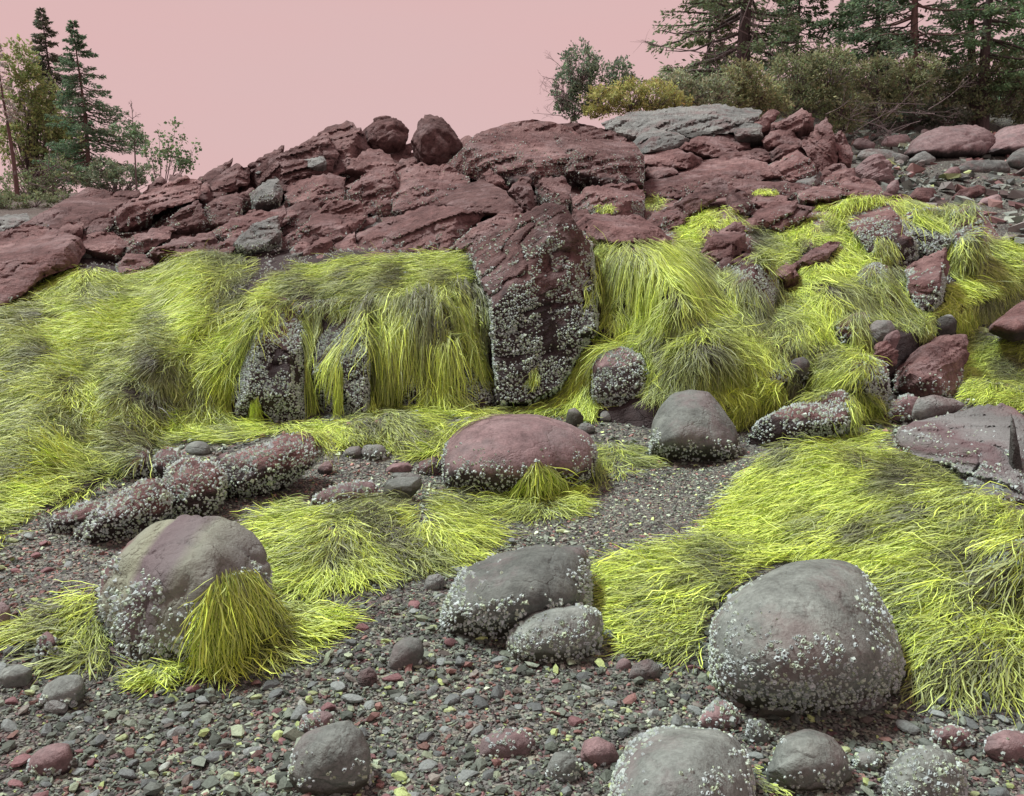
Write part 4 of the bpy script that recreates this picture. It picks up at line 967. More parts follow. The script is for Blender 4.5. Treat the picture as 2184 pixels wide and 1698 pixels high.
for (ru, rv, rw) in [(1935, 712, 34), (1965, 722, 26), (1990, 725, 30), (1880, 812, 34), (1845, 800, 40), (1745, 795, 36), (1720, 812, 30), (1900, 850, 40), (1870, 860, 30), (1760, 905, 44), (1660, 905, 50), (1700, 890, 36), (1840, 870, 30), (1960, 745, 24), (1925, 740, 22), (1650, 935, 30)]:
    ao = []
    for k_ in range(7):
        a_ = k_ / 7 * 6.283 + _rr.normal(0, .2); ao.append((ru + math.cos(a_) * rw * .6 * _rr.uniform(.75, 1.1), rv + math.sin(a_) * rw * .4 * _rr.uniform(.75, 1.1)))
    V_, F_, i = make_rock(ao, rnd=0, cuts=6, cutd=.12, lump=.02, px=3.6, Y=min(g_solve(ru, rv + rw * .4), 7.6))
    bake('stone', V_, F_, i, M_RED if _rr.uniform() < .7 else M_GREY, label='broken angular stone in the rubble around the big red slab at right', cat='stone', group='rubble around the red slab', wetz=.2, weed_ok=False, flat=True)
    if _rr.uniform() < .6: barnacles(i, dens=4200, size=.014, hmax=1.2, cover=.6, scale=5, topless=1.0)
# foreground cobbles that can be picked out one by one
C1 = dict(name='cobble', cat='stone', rnd=4, lump=.03)
cb = dict(NB, dens=7400, size=.011, hmax=1.3, cover=.55, topless=1.1)
stone([(1018, 1610), (1030, 1575), (1070, 1555), (1120, 1558), (1145, 1580), (1130, 1605), (1080, 1618)], 'red cobble blotched with white barnacle crust, bottom middle', M_REDB, b=dict(cb, cover=.62), wetz=0, **C1)
stone([(1236, 1610), (1245, 1580), (1275, 1570), (1310, 1590), (1320, 1615), (1290, 1630), (1250, 1625)], 'red barnacled cobble left of the boulder at the bottom edge', M_REDB, b=dict(cb, hmax=.5), wetz=0, **C1)
stone([(1340, 1440), (1350, 1415), (1385, 1405), (1410, 1420), (1408, 1442), (1370, 1455)], 'pale green cobble beside the seaweed left of the large boulder', M_GREYG, b=dict(cb, hmax=.7, cover=.4), wetz=0, **C1)
stone([(1312, 1430), (1318, 1408), (1335, 1402), (1348, 1415), (1340, 1435)], 'smooth oval maroon cobble beside the pale green one', M_REDB, wetz=0, name='cobble', cat='stone', rnd=8, lump=.01)
stone([(1490, 1540), (1505, 1512), (1530, 1490), (1560, 1500), (1578, 1530), (1560, 1550), (1515, 1552)], 'white crusted cobble with a red corner below the large boulder', M_REDB, b=dict(cb, cover=.7), wetz=0, **C1)
stone([(1806, 1500), (1815, 1475), (1850, 1462), (1880, 1470), (1888, 1495), (1860, 1510), (1820, 1512)], 'pale barnacled cobble at the right foot of the large boulder', M_GREY, b=dict(cb, cover=.68), wetz=0, **C1)
stone([(1615, 1525), (1622, 1505), (1660, 1497), (1695, 1505), (1700, 1525), (1660, 1532)], 'dark grey flat cobble under the large boulder', M_GREY, wetz=.8, **C1)
stone([(825, 1420), (840, 1375), (870, 1355), (898, 1362), (905, 1390), (880, 1415), (845, 1425)], 'pale grey wedge-shaped cobble in the middle of the gravel', M_GREY, b=dict(cb, hmax=.5, cover=.35), wetz=0, **C1)
stone([(760, 1450), (768, 1430), (790, 1422), (806, 1438), (800, 1462), (775, 1468)], 'rounded grey green cobble in the gravel below the striped boulder', M_GREYG, wetz=.1, **C1)
stone([(903, 1250), (912, 1228), (935, 1222), (950, 1235), (945, 1252), (920, 1258)], 'pale green stone left of the flat-topped boulder', M_GREYG, wetz=.3, **C1)
stone([(635, 1555), (645, 1528), (690, 1515), (712, 1525), (705, 1550), (665, 1562)], 'pinkish crusted cobble behind the grey green boulder', M_REDB, b=dict(cb, cover=.66), wetz=0, **C1)
stone([(0, 1330), (-20, 1310), (5, 1280), (22, 1295), (20, 1325), (5, 1345)], 'maroon stone cut by the left edge', M_REDB, wetz=.1, **C1)
stone([(-10, 1450), (5, 1425), (45, 1415), (70, 1430), (60, 1450), (10, 1460)], 'pale flat stone at the left edge below the weed', M_GREY, wetz=0, **C1)
stone([(2180, 1600), (2100, 1600), (2108, 1570), (2150, 1555), (2200, 1565), (2210, 1600), (2160, 1625)], 'red cobble crusted with barnacles at the lower right edge', M_REDB, b=dict(cb, cover=.66), wetz=0, **C1)
stone([(1985, 1580), (1990, 1555), (2030, 1545), (2070, 1560), (2075, 1580), (2030, 1592)], 'pinkish barnacled cobble above the pale round boulder', M_REDB, b=dict(cb, cover=.6), wetz=0, **C1)
stone([(1165, 1640), (1180, 1605), (1215, 1600), (1240, 1625), (1225, 1665), (1185, 1670)], 'grey barnacled cobble left of the boulder at the bottom edge', M_GREY, b=dict(cb), wetz=0, **C1)
stone([(1820, 1628), (1830, 1605), (1860, 1600), (1885, 1615), (1875, 1640), (1840, 1645)], 'pale crusted cobble between the two bottom right boulders', M_GREY, b=dict(cb, cover=.66), wetz=0, **C1)
stone([(1590, 1560), (1600, 1535), (1630, 1535), (1645, 1560), (1640, 1590), (1605, 1590)], 'pale crusted cobble right of the bottom edge boulder', M_GREY, b=dict(cb, cover=.66), wetz=0, **C1)
# far beach on the right
FB = dict(rnd=4, lump=.03, px=3.0, wetz=0)
def far(out, label, mat, **k):
    a = dict(FB); a.update(k); stone(out, label, mat, 'boulder', 'boulder', **a)
far([(1930, 330), (1945, 305), (2002, 272), (2060, 268), (2110, 280), (2125, 310), (2100, 330), (2020, 340)], 'smooth pinkish whaleback rock at the top of the beach, left one', M_REDB, strata=.02, th=2.0)
far([(2085, 335), (2110, 300), (2140, 275), (2184, 266), (2260, 270), (2260, 330), (2184, 330)], 'smooth pinkish whaleback rock at the top of the beach, cut by the right edge', M_REDB, strata=.02, th=2.0)
far([(2038, 362), (2050, 348), (2070, 340), (2149, 343), (2155, 362), (2110, 372), (2060, 372)], 'long dark green boulder on the upper beach', M_GREYG)
far([(1938, 342), (1955, 328), (1972, 321), (1999, 340), (1985, 352), (1950, 352)], 'grey green boulder below the left whaleback rock', M_GREYG)
far([(2010, 372), (2025, 358), (2045, 355), (2050, 375), (2030, 382)], 'pinkish round boulder left of the long dark green one', M_REDB)
far([(2145, 345), (2160, 325), (2184, 315), (2220, 320), (2220, 350), (2170, 360)], 'grey wedge-shaped boulder at the right edge of the upper beach', M_GREYG)
far([(1817, 308), (1825, 296), (1842, 294), (1870, 306), (1862, 320), (1830, 318)], 'small red boulder beneath the bushes, left one', M_REDB)
far([(1880, 305), (1890, 290), (1935, 286), (1945, 300), (1915, 315), (1885, 312)], 'red boulder beneath the bushes, right one', M_REDB)
far([(1962, 290), (1965, 272), (1985, 280), (1992, 296)], 'pale red slab leaning by the whaleback rock', M_REDB, rnd=1)
far([(1815, 362), (1845, 340), (1866, 323), (1900, 343), (1906, 380), (1873, 396), (1842, 388)], 'large pinkish block at the right end of the ledge', M_REDB, rnd=2, strata=.02)
far([(1885, 415), (1895, 388), (1915, 382), (1920, 405), (1905, 420)], 'pink block below the large pinkish one', M_REDB, rnd=1)
far([(1935, 425), (1955, 398), (1996, 401), (2001, 430), (1965, 443), (1945, 435)], 'dark red slab with a shadowed front on the beach right of the ledge', M_RED, rnd=1)
far([(2028, 425), (2050, 405), (2087, 394), (2106, 398), (2103, 413), (2045, 430)], 'long dark red slab on the beach, farther right', M_RED, rnd=1)
far([(2080, 440), (2095, 420), (2130, 412), (2140, 428), (2120, 445)], 'pinkish slab right of the long dark red one', M_REDB, rnd=2)
far([(1905, 440), (1915, 420), (1935, 418), (1945, 440), (1930, 448)], 'dark red block touching the weed-topped block', M_RED, rnd=1)
far([(1825, 335), (1840, 318), (1890, 318), (1940, 335), (1930, 348), (1860, 345)], 'long pale green rock below the bushes, beside the large pinkish block', M_GREYG, rnd=6)

_sel = bF[(np.abs(UV(bV)[1][bF[:, 0]] - 530) < 75)]
barnacles(dict(V=bV, F=_sel, o=ob, seed=977, Y=8.0), dens=700, size=.017, hmax=9, cover=.62, scale=2.5, topless=1.3)

# ------------------------------------------------------------------ seaweed
bvh = BVHTree.FromPolygons([tuple(v) for v in np.concatenate(COLL_V).tolist()], [f for F_ in COLL_F for f in F_.tolist()], all_triangles=False)
WOK = np.concatenate(COLL_W).tolist()
CAMV = Vector((0, 0, CAMZ))
CUP = Vector((0, sp, cp)); CRT = Vector((1, 0, 0))
GRAV = Vector((0, 0, -1))
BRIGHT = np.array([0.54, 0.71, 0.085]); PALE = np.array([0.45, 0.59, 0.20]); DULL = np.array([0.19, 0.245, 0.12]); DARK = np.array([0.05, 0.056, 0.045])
WEED_N = [0]
def flow_at(u, v, flow):
    a = b = w = 0.0
    for fu, fv, du, dv in flow:
        k = 1.0 / ((u - fu) ** 2 + (v - fv) ** 2 + 400) ** 1.5
        a += du * k; b += dv * k; w += k
    return a / w, b / w
def weed(label, poly, flow, cover=8, length=(.11, .23), width=.0033, thick=(.003, .05), seg=4, grav=.22, vee=False, dark=(), tone=0.55, apex=None, wig=.36, mult=1.0, tonevar=.9, n=None, swirl=.5, cs=70.0, minn=30, force=False, holes=.55):
    """strands rooted inside `poly` (photo pixels cast on to the rocks), combed along `flow`, sagging over whatever lies below"""
    _seed[0] += 1; r_ = np.random.default_rng(_seed[0] * 7)
    poly = [(float(a), float(b)) for a, b in poly]
    pa = np.array(poly); lo, hi = pa.min(0), pa.max(0)
    area = 0.5 * abs(np.dot(pa[:, 0], np.roll(pa[:, 1], 1)) - np.dot(pa[:, 1], np.roll(pa[:, 0], 1)))
    cu, cv = pa.mean(0)
    h = bvh.ray_cast(CAMV, Vector(ray(cu, cv)).normalized())
    Yc = h[0].y if h[0] else 6.5
    if n is None:
        n = int(cover * area / (width * FPX / Yc * np.mean(length) * FPX / Yc * 0.8)) + minn
    su = r_.uniform(lo[0], hi[0], n * 4); sv = r_.uniform(lo[1], hi[1], n * 4)
    k = inpoly(su, sv, poly)
    k &= (vnoise(np.stack([su / 26, sv / 17, 0 * su + 3.3 + _seed[0]], 1), 19) > -holes) | (n < 400)      # gaps where the rock shows
    su, sv = su[k][:n], sv[k][:n]
    sw = vnoise(np.stack([su / 55, sv / 55, 0 * su + _seed[0]], 1), 3) * swirl + vnoise(np.stack([su / 14, sv / 14, 0 * su + _seed[0]], 1), 4) * swirl * .8
    patch = fbm(np.stack([su / cs, sv / cs, 0 * su + 9.1], 1), 3, 11)
    Ctr = []; Nrm = []; keep = []
    L = r_.uniform(length[0], length[1], len(su)); H = thick[0] + (thick[1] - thick[0]) * r_.uniform(0, 1, len(su)) ** 1.3
    rn = r_.normal(size=(len(su), seg, 3)) * wig
    rc, fn = bvh.ray_cast, bvh.find_nearest
    for i in range(len(su)):
        u, v = su[i], sv[i]
        hit = rc(CAMV, Vector(ray(u, v)).normalized())
        p = hit[0]
        if p is None or not (force or WOK[hit[2]]): continue
        nv = hit[1]
        if nv.dot(p - CAMV) > 0: nv = -nv
        if apex is not None: du, dv = u - apex[0], v - apex[1]; q = math.hypot(du, dv) + 1e-6; du /= q; dv /= q; fu, fv = flow_at(u, v, flow); du = du * .75 + fu * .5; dv = dv * .75 + fv * .5
        else: du, dv = flow_at(u, v, flow)
        c, s = math.cos(sw[i]), math.sin(sw[i]); du, dv = du * c - dv * s, du * s + dv * c
        t = CRT * du - CUP * dv; t = t - nv * t.dot(nv)
        if t.length < 1e-4: t = GRAV.copy()
        t.normalize()
        st = L[i] / seg; hh = H[i]; stop = False
        p = p + nv * hh; d = t; pts = [p[:]]; nn = [nv[:]]
        for k in range(seg):
            d = d + t * .25 + GRAV * grav + Vector(rn[i, k]); d.normalize()
            q = p + d * st
            lc = fn(q, .25)
            if lc[0] is not None and not force and not WOK[lc[2]] and (q - lc[0]).dot(lc[1]) < hh + .01:
                stop = True
            if stop:
                pts.append(p[:]); nn.append(nv[:]); continue
            if lc[0] is not None:
                m = lc[1]; sdist = (q - lc[0]).dot(m)
                hk = hh * (1 - .5 * k / seg) + .002
                if sdist < hk:
                    q = lc[0] + m * hk; d = q - p
                    if d.length > 1e-6: d.normalize()
                    nv = m
                else: nv = (nv * .6 + m * .4)
            p = q; pts.append(p[:]); nn.append(nv[:])
        Ctr.append(pts); Nrm.append(nn); keep.append(i)
    if not Ctr: return None
    keep = np.array(keep); Ctr = np.array(Ctr); Nrm = np.array(Nrm); m = len(keep); K = seg + 1
    T = np.gradient(Ctr, axis=1); T /= np.maximum(np.linalg.norm(T, axis=2, keepdims=True), 1e-9)
    vw = np.array([0, 0, CAMZ]) - Ctr; vw /= np.linalg.norm(vw, axis=2, keepdims=True)
    Nrm = Nrm + r_.normal(size=(m, 1, 3)) * .5
    S = np.cross(T, Nrm); S /= np.maximum(np.linalg.norm(S, axis=2, keepdims=True), 1e-9)
    B = np.cross(S, T)
    prof = np.interp(np.linspace(0, 1, K), [0, .15, .6, .9, 1], [.6, 1, 1, .8, .25])[None, :, None]
    W = (width * np.exp(r_.normal(0, .28, m)))[:, None, None] * prof * .5
    if vee:
        V = np.stack([Ctr - S * W, Ctr + B * W * .8, Ctr + S * W], 2).reshape(-1, 3); R3 = 3
    else:
        V = np.stack([Ctr - S * W, Ctr + S * W], 2).reshape(-1, 3); R3 = 2
    base = (np.arange(m) * K * R3)[:, None, None] + (np.arange(seg) * R3)[None, :, None]
    if vee: F = np.concatenate([(base + np.array([0, 1, 4, 3])).reshape(-1, 4), (base + np.array([1, 2, 5, 4])).reshape(-1, 4)])
    else: F = (base + np.array([0, 1, 3, 2])).reshape(-1, 4)
    # pigment: fresh yellow tips, dull olive roots, dry dark patches
    a = np.clip(tone + .06 + tonevar * 1.5 * patch[keep] + r_.normal(0, .26, m), 0, 1)[:, None, None]
    pl = np.clip(r_.normal(.3, .3, m), 0, 1)[:, None, None]
    tt = np.linspace(0, 1, K)[None, :, None]
    aa = np.clip(a + (tt - .45) * .55, 0, 1)
    C = DULL * (1 - aa) + (BRIGHT * (1 - pl) + PALE * pl) * aa
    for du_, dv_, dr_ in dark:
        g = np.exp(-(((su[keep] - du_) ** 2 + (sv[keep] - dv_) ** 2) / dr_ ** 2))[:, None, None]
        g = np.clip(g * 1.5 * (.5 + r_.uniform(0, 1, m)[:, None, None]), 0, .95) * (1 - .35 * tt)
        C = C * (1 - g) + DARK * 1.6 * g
    C = C * np.exp(r_.normal(0, .30, m))[:, None, None] * mult
    C = np.repeat(C[:, :, None, :], R3, 2).reshape(-1, 3)
    orig = V.mean(0); orig[2] = V[:, 2].min()
    me = mesh_np('seaweed', V - orig, F); color_attr(me, 'col', C)
    o = link('seaweed', me, M_WEED, None, Vector(orig)); tag(o, label, 'seaweed')
    WEED_N[0] += m
    return o
DL = [(0, 0, -.6, .8)]
# left slope
weed('bright seaweed tufts hanging below the leftmost red slab', [(62, 600), (80, 588), (160, 552), (190, 575), (250, 590), (240, 640), (180, 650), (70, 625)], [(80, 600, -.3, .9), (160, 570, -.2, 1), (230, 600, .4, .8)], tone=.75, length=(0.14, 0.25))
weed('shaggy hump of olive seaweed under the leftmost part of the red ledge', [(240, 600), (330, 578), (390, 548), (480, 533), (555, 545), (560, 575), (540, 640), (470, 690), (400, 720), (330, 690), (260, 640)], [(300, 620, -.7, .6), (430, 560, -.5, .8), (520, 560, .1, 1), (430, 650, -.5, .9)], tone=.5, dark=[(540, 610, 28), (505, 625, 22), (470, 640, 14)], length=(0.18, 0.32), grav=.3)
weed('wide seaweed mat covering the upper left slope beside the picture edge', [(-60, 680), (0, 655), (60, 628), (180, 645), (270, 640), (400, 715), (420, 760), (300, 800), (150, 810), (0, 830), (-60, 850)], [(60, 700, -.9, .25), (200, 700, -.8, .5), (350, 740, -.6, .7), (50, 790, -.9, .4)], tone=.58, dark=[(75, 690, 30), (330, 770, 22), (280, 750, 14), (110, 760, 20)])
weed('wide seaweed mat covering the lower left slope beside the picture edge', [(-60, 840), (0, 820), (150, 805), (300, 795), (420, 755), (450, 790), (400, 870), (300, 900), (200, 910), (0, 930), (-60, 930)], [(60, 850, -.6, .7), (200, 850, -.5, .8), (350, 830, -.4, .9)], tone=.52, dark=[(25, 785, 30), (50, 790, 26), (150, 800, 20), (330, 870, 28), (300, 840, 20)])
weed('combed tongue of pale seaweed flowing down left of the barnacled block', [(440, 760), (500, 690), (560, 650), (600, 660), (540, 720), (500, 790), (495, 890), (430, 905), (370, 905), (400, 830)], [(540, 690, -.6, .8), (480, 760, -.55, .85), (440, 860, -.4, .9), (485, 870, 0, 1)], tone=.62, length=(0.22, 0.36), dark=[(395, 830, 24), (380, 860, 20)], swirl=.2, cover=11)
weed('thick yellow seaweed band along the foot of the left slope', [(-60, 925), (0, 925), (200, 905), (300, 895), (430, 900), (500, 905), (440, 935), (330, 962), (262, 1012), (190, 1052), (95, 1102), (0, 1150), (-60, 1165)], [(60, 960, -.9, .4), (250, 920, -.85, .5), (60, 1080, -.85, .5), (400, 920, -.8, .4)], tone=.68, dark=[(270, 925, 40), (310, 915, 25), (60, 1010, 22), (15, 1000, 20), (180, 940, 20)], width=.0036)
# centre ledge
weed('bright seaweed carpet on top of the central ledge', [(555, 640), (620, 575), (700, 562), (800, 545), (900, 552), (1000, 530), (1028, 548), (1020, 600), (960, 635), (880, 648), (760, 652), (660, 655), (600, 648), (575, 655)], [(620, 600, -.8, .5), (760, 590, -.7, .5), (900, 580, -.8, .4), (1000, 560, -.7, .5), (700, 650, -.3, .9)], tone=.72, dark=[(745, 590, 14), (850, 595, 25), (960, 600, 25), (790, 570, 10)], length=(0.16, 0.27))
weed('long seaweed curtain hanging over the left half of the central ledge face', [(775, 655), (800, 640), (870, 640), (870, 740), (830, 790), (785, 790)], [(0, 0, -.05, 1)], tone=.6, length=(0.18, 0.50), seg=6, grav=.6, cover=16, thick=(.01, .12), dark=[(790, 660, 20)], swirl=.15, wig=.17)
weed('ragged seaweed curtain hanging over the right half of the central ledge face', [(860, 640), (930, 622), (1020, 600), (1050, 640), (1060, 710), (1000, 760), (930, 760), (880, 740)], [(0, 0, .02, 1)], tone=.5, length=(0.15, 0.44), seg=6, grav=.6, cover=16, thick=(.01, .14), dark=[(990, 620, 26), (1030, 640, 20), (900, 640, 22), (930, 690, 20)], swirl=.2, wig=.18)
weed('seaweed fan spreading at the foot of the ledge curtain', [(790, 800), (830, 790), (860, 860), (850, 890), (775, 892)], [(800, 850, -.2, 1), (850, 850, .2, 1)], tone=.65, length=(0.14, 0.25), grav=.5)
weed('loose seaweed tail curling to the right below the ledge curtain', [(900, 800), (960, 800), (990, 870), (1050, 885), (960, 890), (900, 870)], [(930, 820, 0, 1), (990, 880, .8, .4)], tone=.62, length=(0.18, 0.32), grav=.4)
weed('narrow seaweed strip hanging between two barnacled blocks', [(632, 675), (685, 660), (690, 700), (672, 760), (645, 770)], [(0, 0, 0, 1)], tone=.62, length=(0.41, 0.78), seg=6, grav=.7, cover=26, swirl=.1, wig=.16)
weed('thin seaweed strand string down the middle of the barnacled block', [(715, 740), (732, 735), (735, 800), (718, 820)], [(0, 0, .05, 1)], tone=.62, length=(0.22, 0.40), seg=6, grav=.7, cover=12, swirl=.1, wig=.16)
weed('single yellow seaweed sprig at the foot of the leftmost barnacled block', [(536, 850), (552, 842), (545, 880), (535, 885)], [(0, 0, -.1, 1)], tone=.8, length=(0.09, 0.16), grav=.6, cover=12, swirl=.1, minn=40, force=True)
weed('yellow seaweed drift along the foot of the central ledge', [(390, 940), (540, 905), (640, 908), (700, 908), (790, 893), (870, 872), (960, 882), (1060, 890), (1000, 905), (950, 935), (880, 960), (830, 950), (740, 950), (690, 950), (650, 925), (600, 930), (500, 948), (440, 945)], [(500, 930, -.9, .3), (700, 920, .5, .6), (850, 900, .3, .8), (1000, 895, -.5, .5)], tone=.78, dark=[(780, 910, 22), (900, 935, 24), (860, 950, 20)], length=(0.13, 0.24))
weed('bright seaweed tongue at the left end of the maroon boulder', [(890, 975), (920, 950), (950, 930), (955, 950), (940, 975), (900, 985)], [(0, 0, -.6, .7)], tone=.9, length=(0.13, 0.22))
# draped mass right of the wedge
weed('seaweed sheet sweeping down between the wedge and the dome boulder', [(1250, 740), (1340, 722), (1400, 700), (1385, 740), (1300, 748), (1262, 780), (1262, 830), (1290, 880), (1200, 885), (1105, 878), (1150, 845), (1205, 790)], [(1340, 730, -.8, .5), (1240, 790, -.5, .85), (1200, 850, -.5, .85), (1270, 850, .1, 1)], tone=.62, swirl=.25, length=(0.18, 0.32), dark=[(1180, 830, 20)], cover=11)
weed('dark limp seaweed at the right foot of the central ledge', [(1055, 870), (1110, 840), (1150, 830), (1140, 870), (1080, 890)], [(0, 0, -.4, .8)], tone=.15, length=(0.14, 0.22))
weed('heavy seaweed cape hanging from the ledge right of the wedge', [(1238, 498), (1310, 502), (1385, 522), (1430, 525), (1500, 570), (1500, 610), (1440, 620), (1350, 610), (1290, 600), (1262, 560)], [(1300, 540, 0, 1), (1400, 560, .05, 1), (1480, 590, .3, .9)], tone=.58, length=(0.2, 0.5), seg=6, grav=.55, cover=15, thick=(.01, .12), swirl=.15, wig=.16)
weed('small rounded seaweed tassel hanging below the heavy cape', [(1288, 672), (1330, 650), (1345, 680), (1330, 695), (1300, 700)], [(0, 0, 0, 1)], tone=.55, length=(0.14, 0.25), grav=.6, cover=14, seg=6)
weed('seaweed sprig on the shaded right side of the wedge', [(1240, 565), (1262, 560), (1268, 600), (1250, 650)], [(0, 0, -.1, 1)], tone=.65, length=(0.14, 0.29), grav=.6, cover=9)
weed('little seaweed tuft near the foot of the wedge face', [(1130, 785), (1150, 782), (1150, 800), (1130, 805)], [(1130, 790, -.4, .9), (1150, 790, .3, .9)], tone=.65, length=(0.09, 0.16), grav=.5, cover=9, minn=60, force=True)
weed('arched hump of seaweed like a slumped tent right of the dome boulder', [(1335, 735), (1390, 662), (1440, 624), (1490, 624), (1530, 660), (1545, 700), (1500, 720), (1440, 720), (1390, 730)], [(1380, 690, -.8, .6), (1450, 640, 0, 1), (1510, 660, .6, .8), (1440, 700, -.1, 1)], tone=.6, dark=[(1450, 690, 24), (1420, 720, 20), (1480, 690, 14)], length=(0.18, 0.32), swirl=.3, cover=11)
weed('olive seaweed skirt below the arched hump', [(1390, 725), (1440, 715), (1545, 695), (1600, 760), (1600, 800), (1560, 832), (1450, 845), (1380, 835), (1386, 790), (1370, 755)], [(1400, 780, -.2, 1), (1480, 790, .05, 1), (1560, 770, .4, .8)], tone=.5, dark=[(1425, 745, 26), (1520, 750, 24), (1500, 735, 18), (1445, 770, 14)], length=(0.18, 0.29), cover=11)
weed('limp grey green seaweed draped in front of the rounded red rock', [(1480, 590), (1550, 570), (1600, 590), (1640, 650), (1600, 690), (1550, 700), (1500, 660)], [(0, 0, -.15, 1)], tone=.35, length=(0.22, 0.32), grav=.5, dark=[(1520, 620, 22), (1500, 650, 20), (1610, 675, 18)])
weed('wide seaweed apron below the small dark stone on the right', [(1650, 605), (1720, 585), (1800, 590), (1850, 610), (1895, 650), (1870, 690), (1790, 690), (1775, 735), (1700, 760), (1640, 790), (1580, 760), (1560, 700), (1640, 690)], [(1700, 620, .1, 1), (1780, 640, .15, 1), (1640, 740, -.3, .9), (1720, 740, -.2, .95)], tone=.62, dark=[(1620, 690, 22), (1830, 600, 18), (1590, 770, 18), (1780, 620, 14)], length=(0.22, 0.32), grav=.35)
weed('seaweed field among the red rocks in the upper right', [(1430, 485), (1480, 450), (1540, 440), (1560, 455), (1610, 478), (1650, 492), (1720, 465), (1790, 450), (1830, 505), (1865, 550), (1800, 590), (1700, 600), (1690, 565), (1600, 565), (1595, 490), (1520, 492), (1480, 520)], [(1500, 470, .1, 1), (1620, 520, .4, .8), (1750, 490, .3, .9), (1820, 550, .2, .9), (1720, 570, -.3, .5)], tone=.68, dark=[(1720, 530, 14), (1605, 500, 14), (1760, 490, 16), (1480, 545, 12)], length=(0.16, 0.29), width=.0044)
weed('seaweed carpet left of the dark-faced red block', [(1420, 500), (1440, 485), (1500, 520), (1490, 560), (1460, 560), (1430, 530)], [(0, 0, .3, .8)], tone=.66, length=(0.14, 0.25), width=.0044)
weed('bright yellow seaweed cap on the rock shelf at upper right', [(1700, 440), (1725, 420), (1790, 412), (1870, 413), (1905, 425), (1830, 430), (1790, 447), (1740, 452)], [(0, 0, -.3, .6)], tone=.95, length=(0.14, 0.25), width=.0044)
weed('yellow seaweed drape over the left edge of the square block at upper right', [(1888, 432), (1930, 428), (1962, 446), (1975, 475), (1945, 480), (1910, 455)], [(0, 0, .15, 1)], tone=.75, length=(0.37, 0.69), seg=6, grav=.55, cover=16, thick=(.01, .09), width=.0044, swirl=.15, wig=.17)
weed('yellow seaweed drape over the middle of the square block at upper right', [(1960, 448), (2060, 434), (2085, 442), (2035, 458), (2030, 475), (1985, 478)], [(0, 0, -.05, 1)], tone=.6, length=(0.32, 0.60), seg=6, grav=.6, cover=14, thick=(.01, .09), width=.0044, swirl=.15, wig=.17, dark=[(2000, 470, 16)])
weed('small seaweed tassel low on the barnacled block at upper right', [(1860, 505), (1905, 515), (1900, 545), (1865, 540)], [(0, 0, .1, 1)], tone=.7, length=(0.14, 0.25), grav=.5, width=.0044)
weed('seaweed spilling from the right side of the square block on to the beach', [(2030, 520), (2060, 500), (2100, 500), (2125, 545), (2150, 595), (2100, 612), (2030, 605), (2015, 570)], [(2050, 540, 0, 1), (2110, 560, .5, .8)], tone=.6, length=(0.22, 0.36), grav=.4, width=.0044, dark=[(2075, 560, 16)])
weed('flat yellow seaweed patch on the shingle at the right edge', [(2110, 512), (2184, 512), (2240, 515), (2240, 590), (2160, 595), (2120, 560)], [(0, 0, .4, .5)], tone=.72, length=(0.14, 0.25), width=.0044)
weed('yellow seaweed patch on the shingle below the square block', [(2005, 610), (2060, 605), (2130, 600), (2090, 622), (2030, 645), (2005, 640)], [(0, 0, .3, .5)], tone=.85, length=(0.14, 0.22), width=.0044)
weed('seaweed draped from the pointed red block at right', [(1850, 572), (1920, 572), (1945, 590), (1952, 640), (1900, 650), (1868, 640)], [(0, 0, 0, 1)], tone=.62, length=(0.32, 0.55), seg=6, grav=.6, cover=12, thick=(.01, .08), swirl=.2, dark=[(1890, 640, 18)])
weed('thin seaweed fringe round the foot of the pointed red block', [(1950, 660), (2000, 640), (2020, 600), (2040, 640), (2020, 690), (1960, 710), (1900, 690)], [(0, 0, .1, 1)], tone=.65, length=(0.14, 0.25), grav=.4)
weed('tiny bright seaweed tuft left of the tilted red slab', [(1378, 425), (1400, 415), (1415, 430), (1400, 452), (1380, 450)], [(0, 0, -.1, 1)], tone=.9, length=(0.11, 0.22), width=.0044, minn=100, force=True)
weed('tiny bright seaweed tuft in a crack under the great dome', [(1278, 440), (1305, 438), (1308, 452), (1280, 455)], [(0, 0, 0, 1)], tone=.85, length=(0.09, 0.14), width=.0044, minn=100, force=True)
weed('small seaweed tuft on the ledge above the low red rocks', [(1605, 408), (1650, 405), (1655, 415), (1615, 418)], [(0, 0, 0, 1)], tone=.9, length=(0.09, 0.14), width=.0044, minn=100, force=True)
# right side
weed('yellow seaweed bank running up the right edge', [(2040, 655), (2100, 640), (2184, 612), (2240, 600), (2240, 640), (2184, 640), (2110, 688), (2080, 705), (2050, 700), (1960, 705), (1985, 670)], [(0, 0, -.5, .6)], tone=.7, length=(0.14, 0.25))
weed('thick seaweed pillow at the right edge above the banded slab', [(2075, 725), (2110, 700), (2184, 705), (2240, 710), (2240, 880), (2184, 868), (2110, 850), (2060, 835), (2030, 815), (2060, 780)], [(2100, 760, -.6, .5), (2150, 830, -.7, .6)], tone=.72, dark=[(2150, 790, 34), (2184, 800, 30), (2110, 730, 20)], length=(0.18, 0.29))
weed('seaweed hanging on the upright dark red rock', [(1815, 715), (1850, 700), (1865, 740), (1850, 770), (1825, 760)], [(0, 0, .1, 1)], tone=.4, length=(0.14, 0.25), grav=.4)
weed('pale seaweed pad lying on the sloping barnacled rock', [(1555, 880), (1580, 840), (1630, 812), (1675, 815), (1680, 840), (1640, 870), (1590, 900), (1562, 905)], [(0, 0, -.6, .7)], tone=.75, length=(0.14, 0.23), cover=11)
weed('dark tangled seaweed between the barnacled rocks at right', [(1660, 745), (1760, 738), (1850, 745), (1850, 790), (1810, 830), (1760, 850), (1690, 860), (1670, 820), (1690, 790)], [(0, 0, -.5, .6)], tone=.3, dark=[(1720, 745, 40), (1700, 830, 30), (1780, 750, 30)], length=(0.14, 0.24))
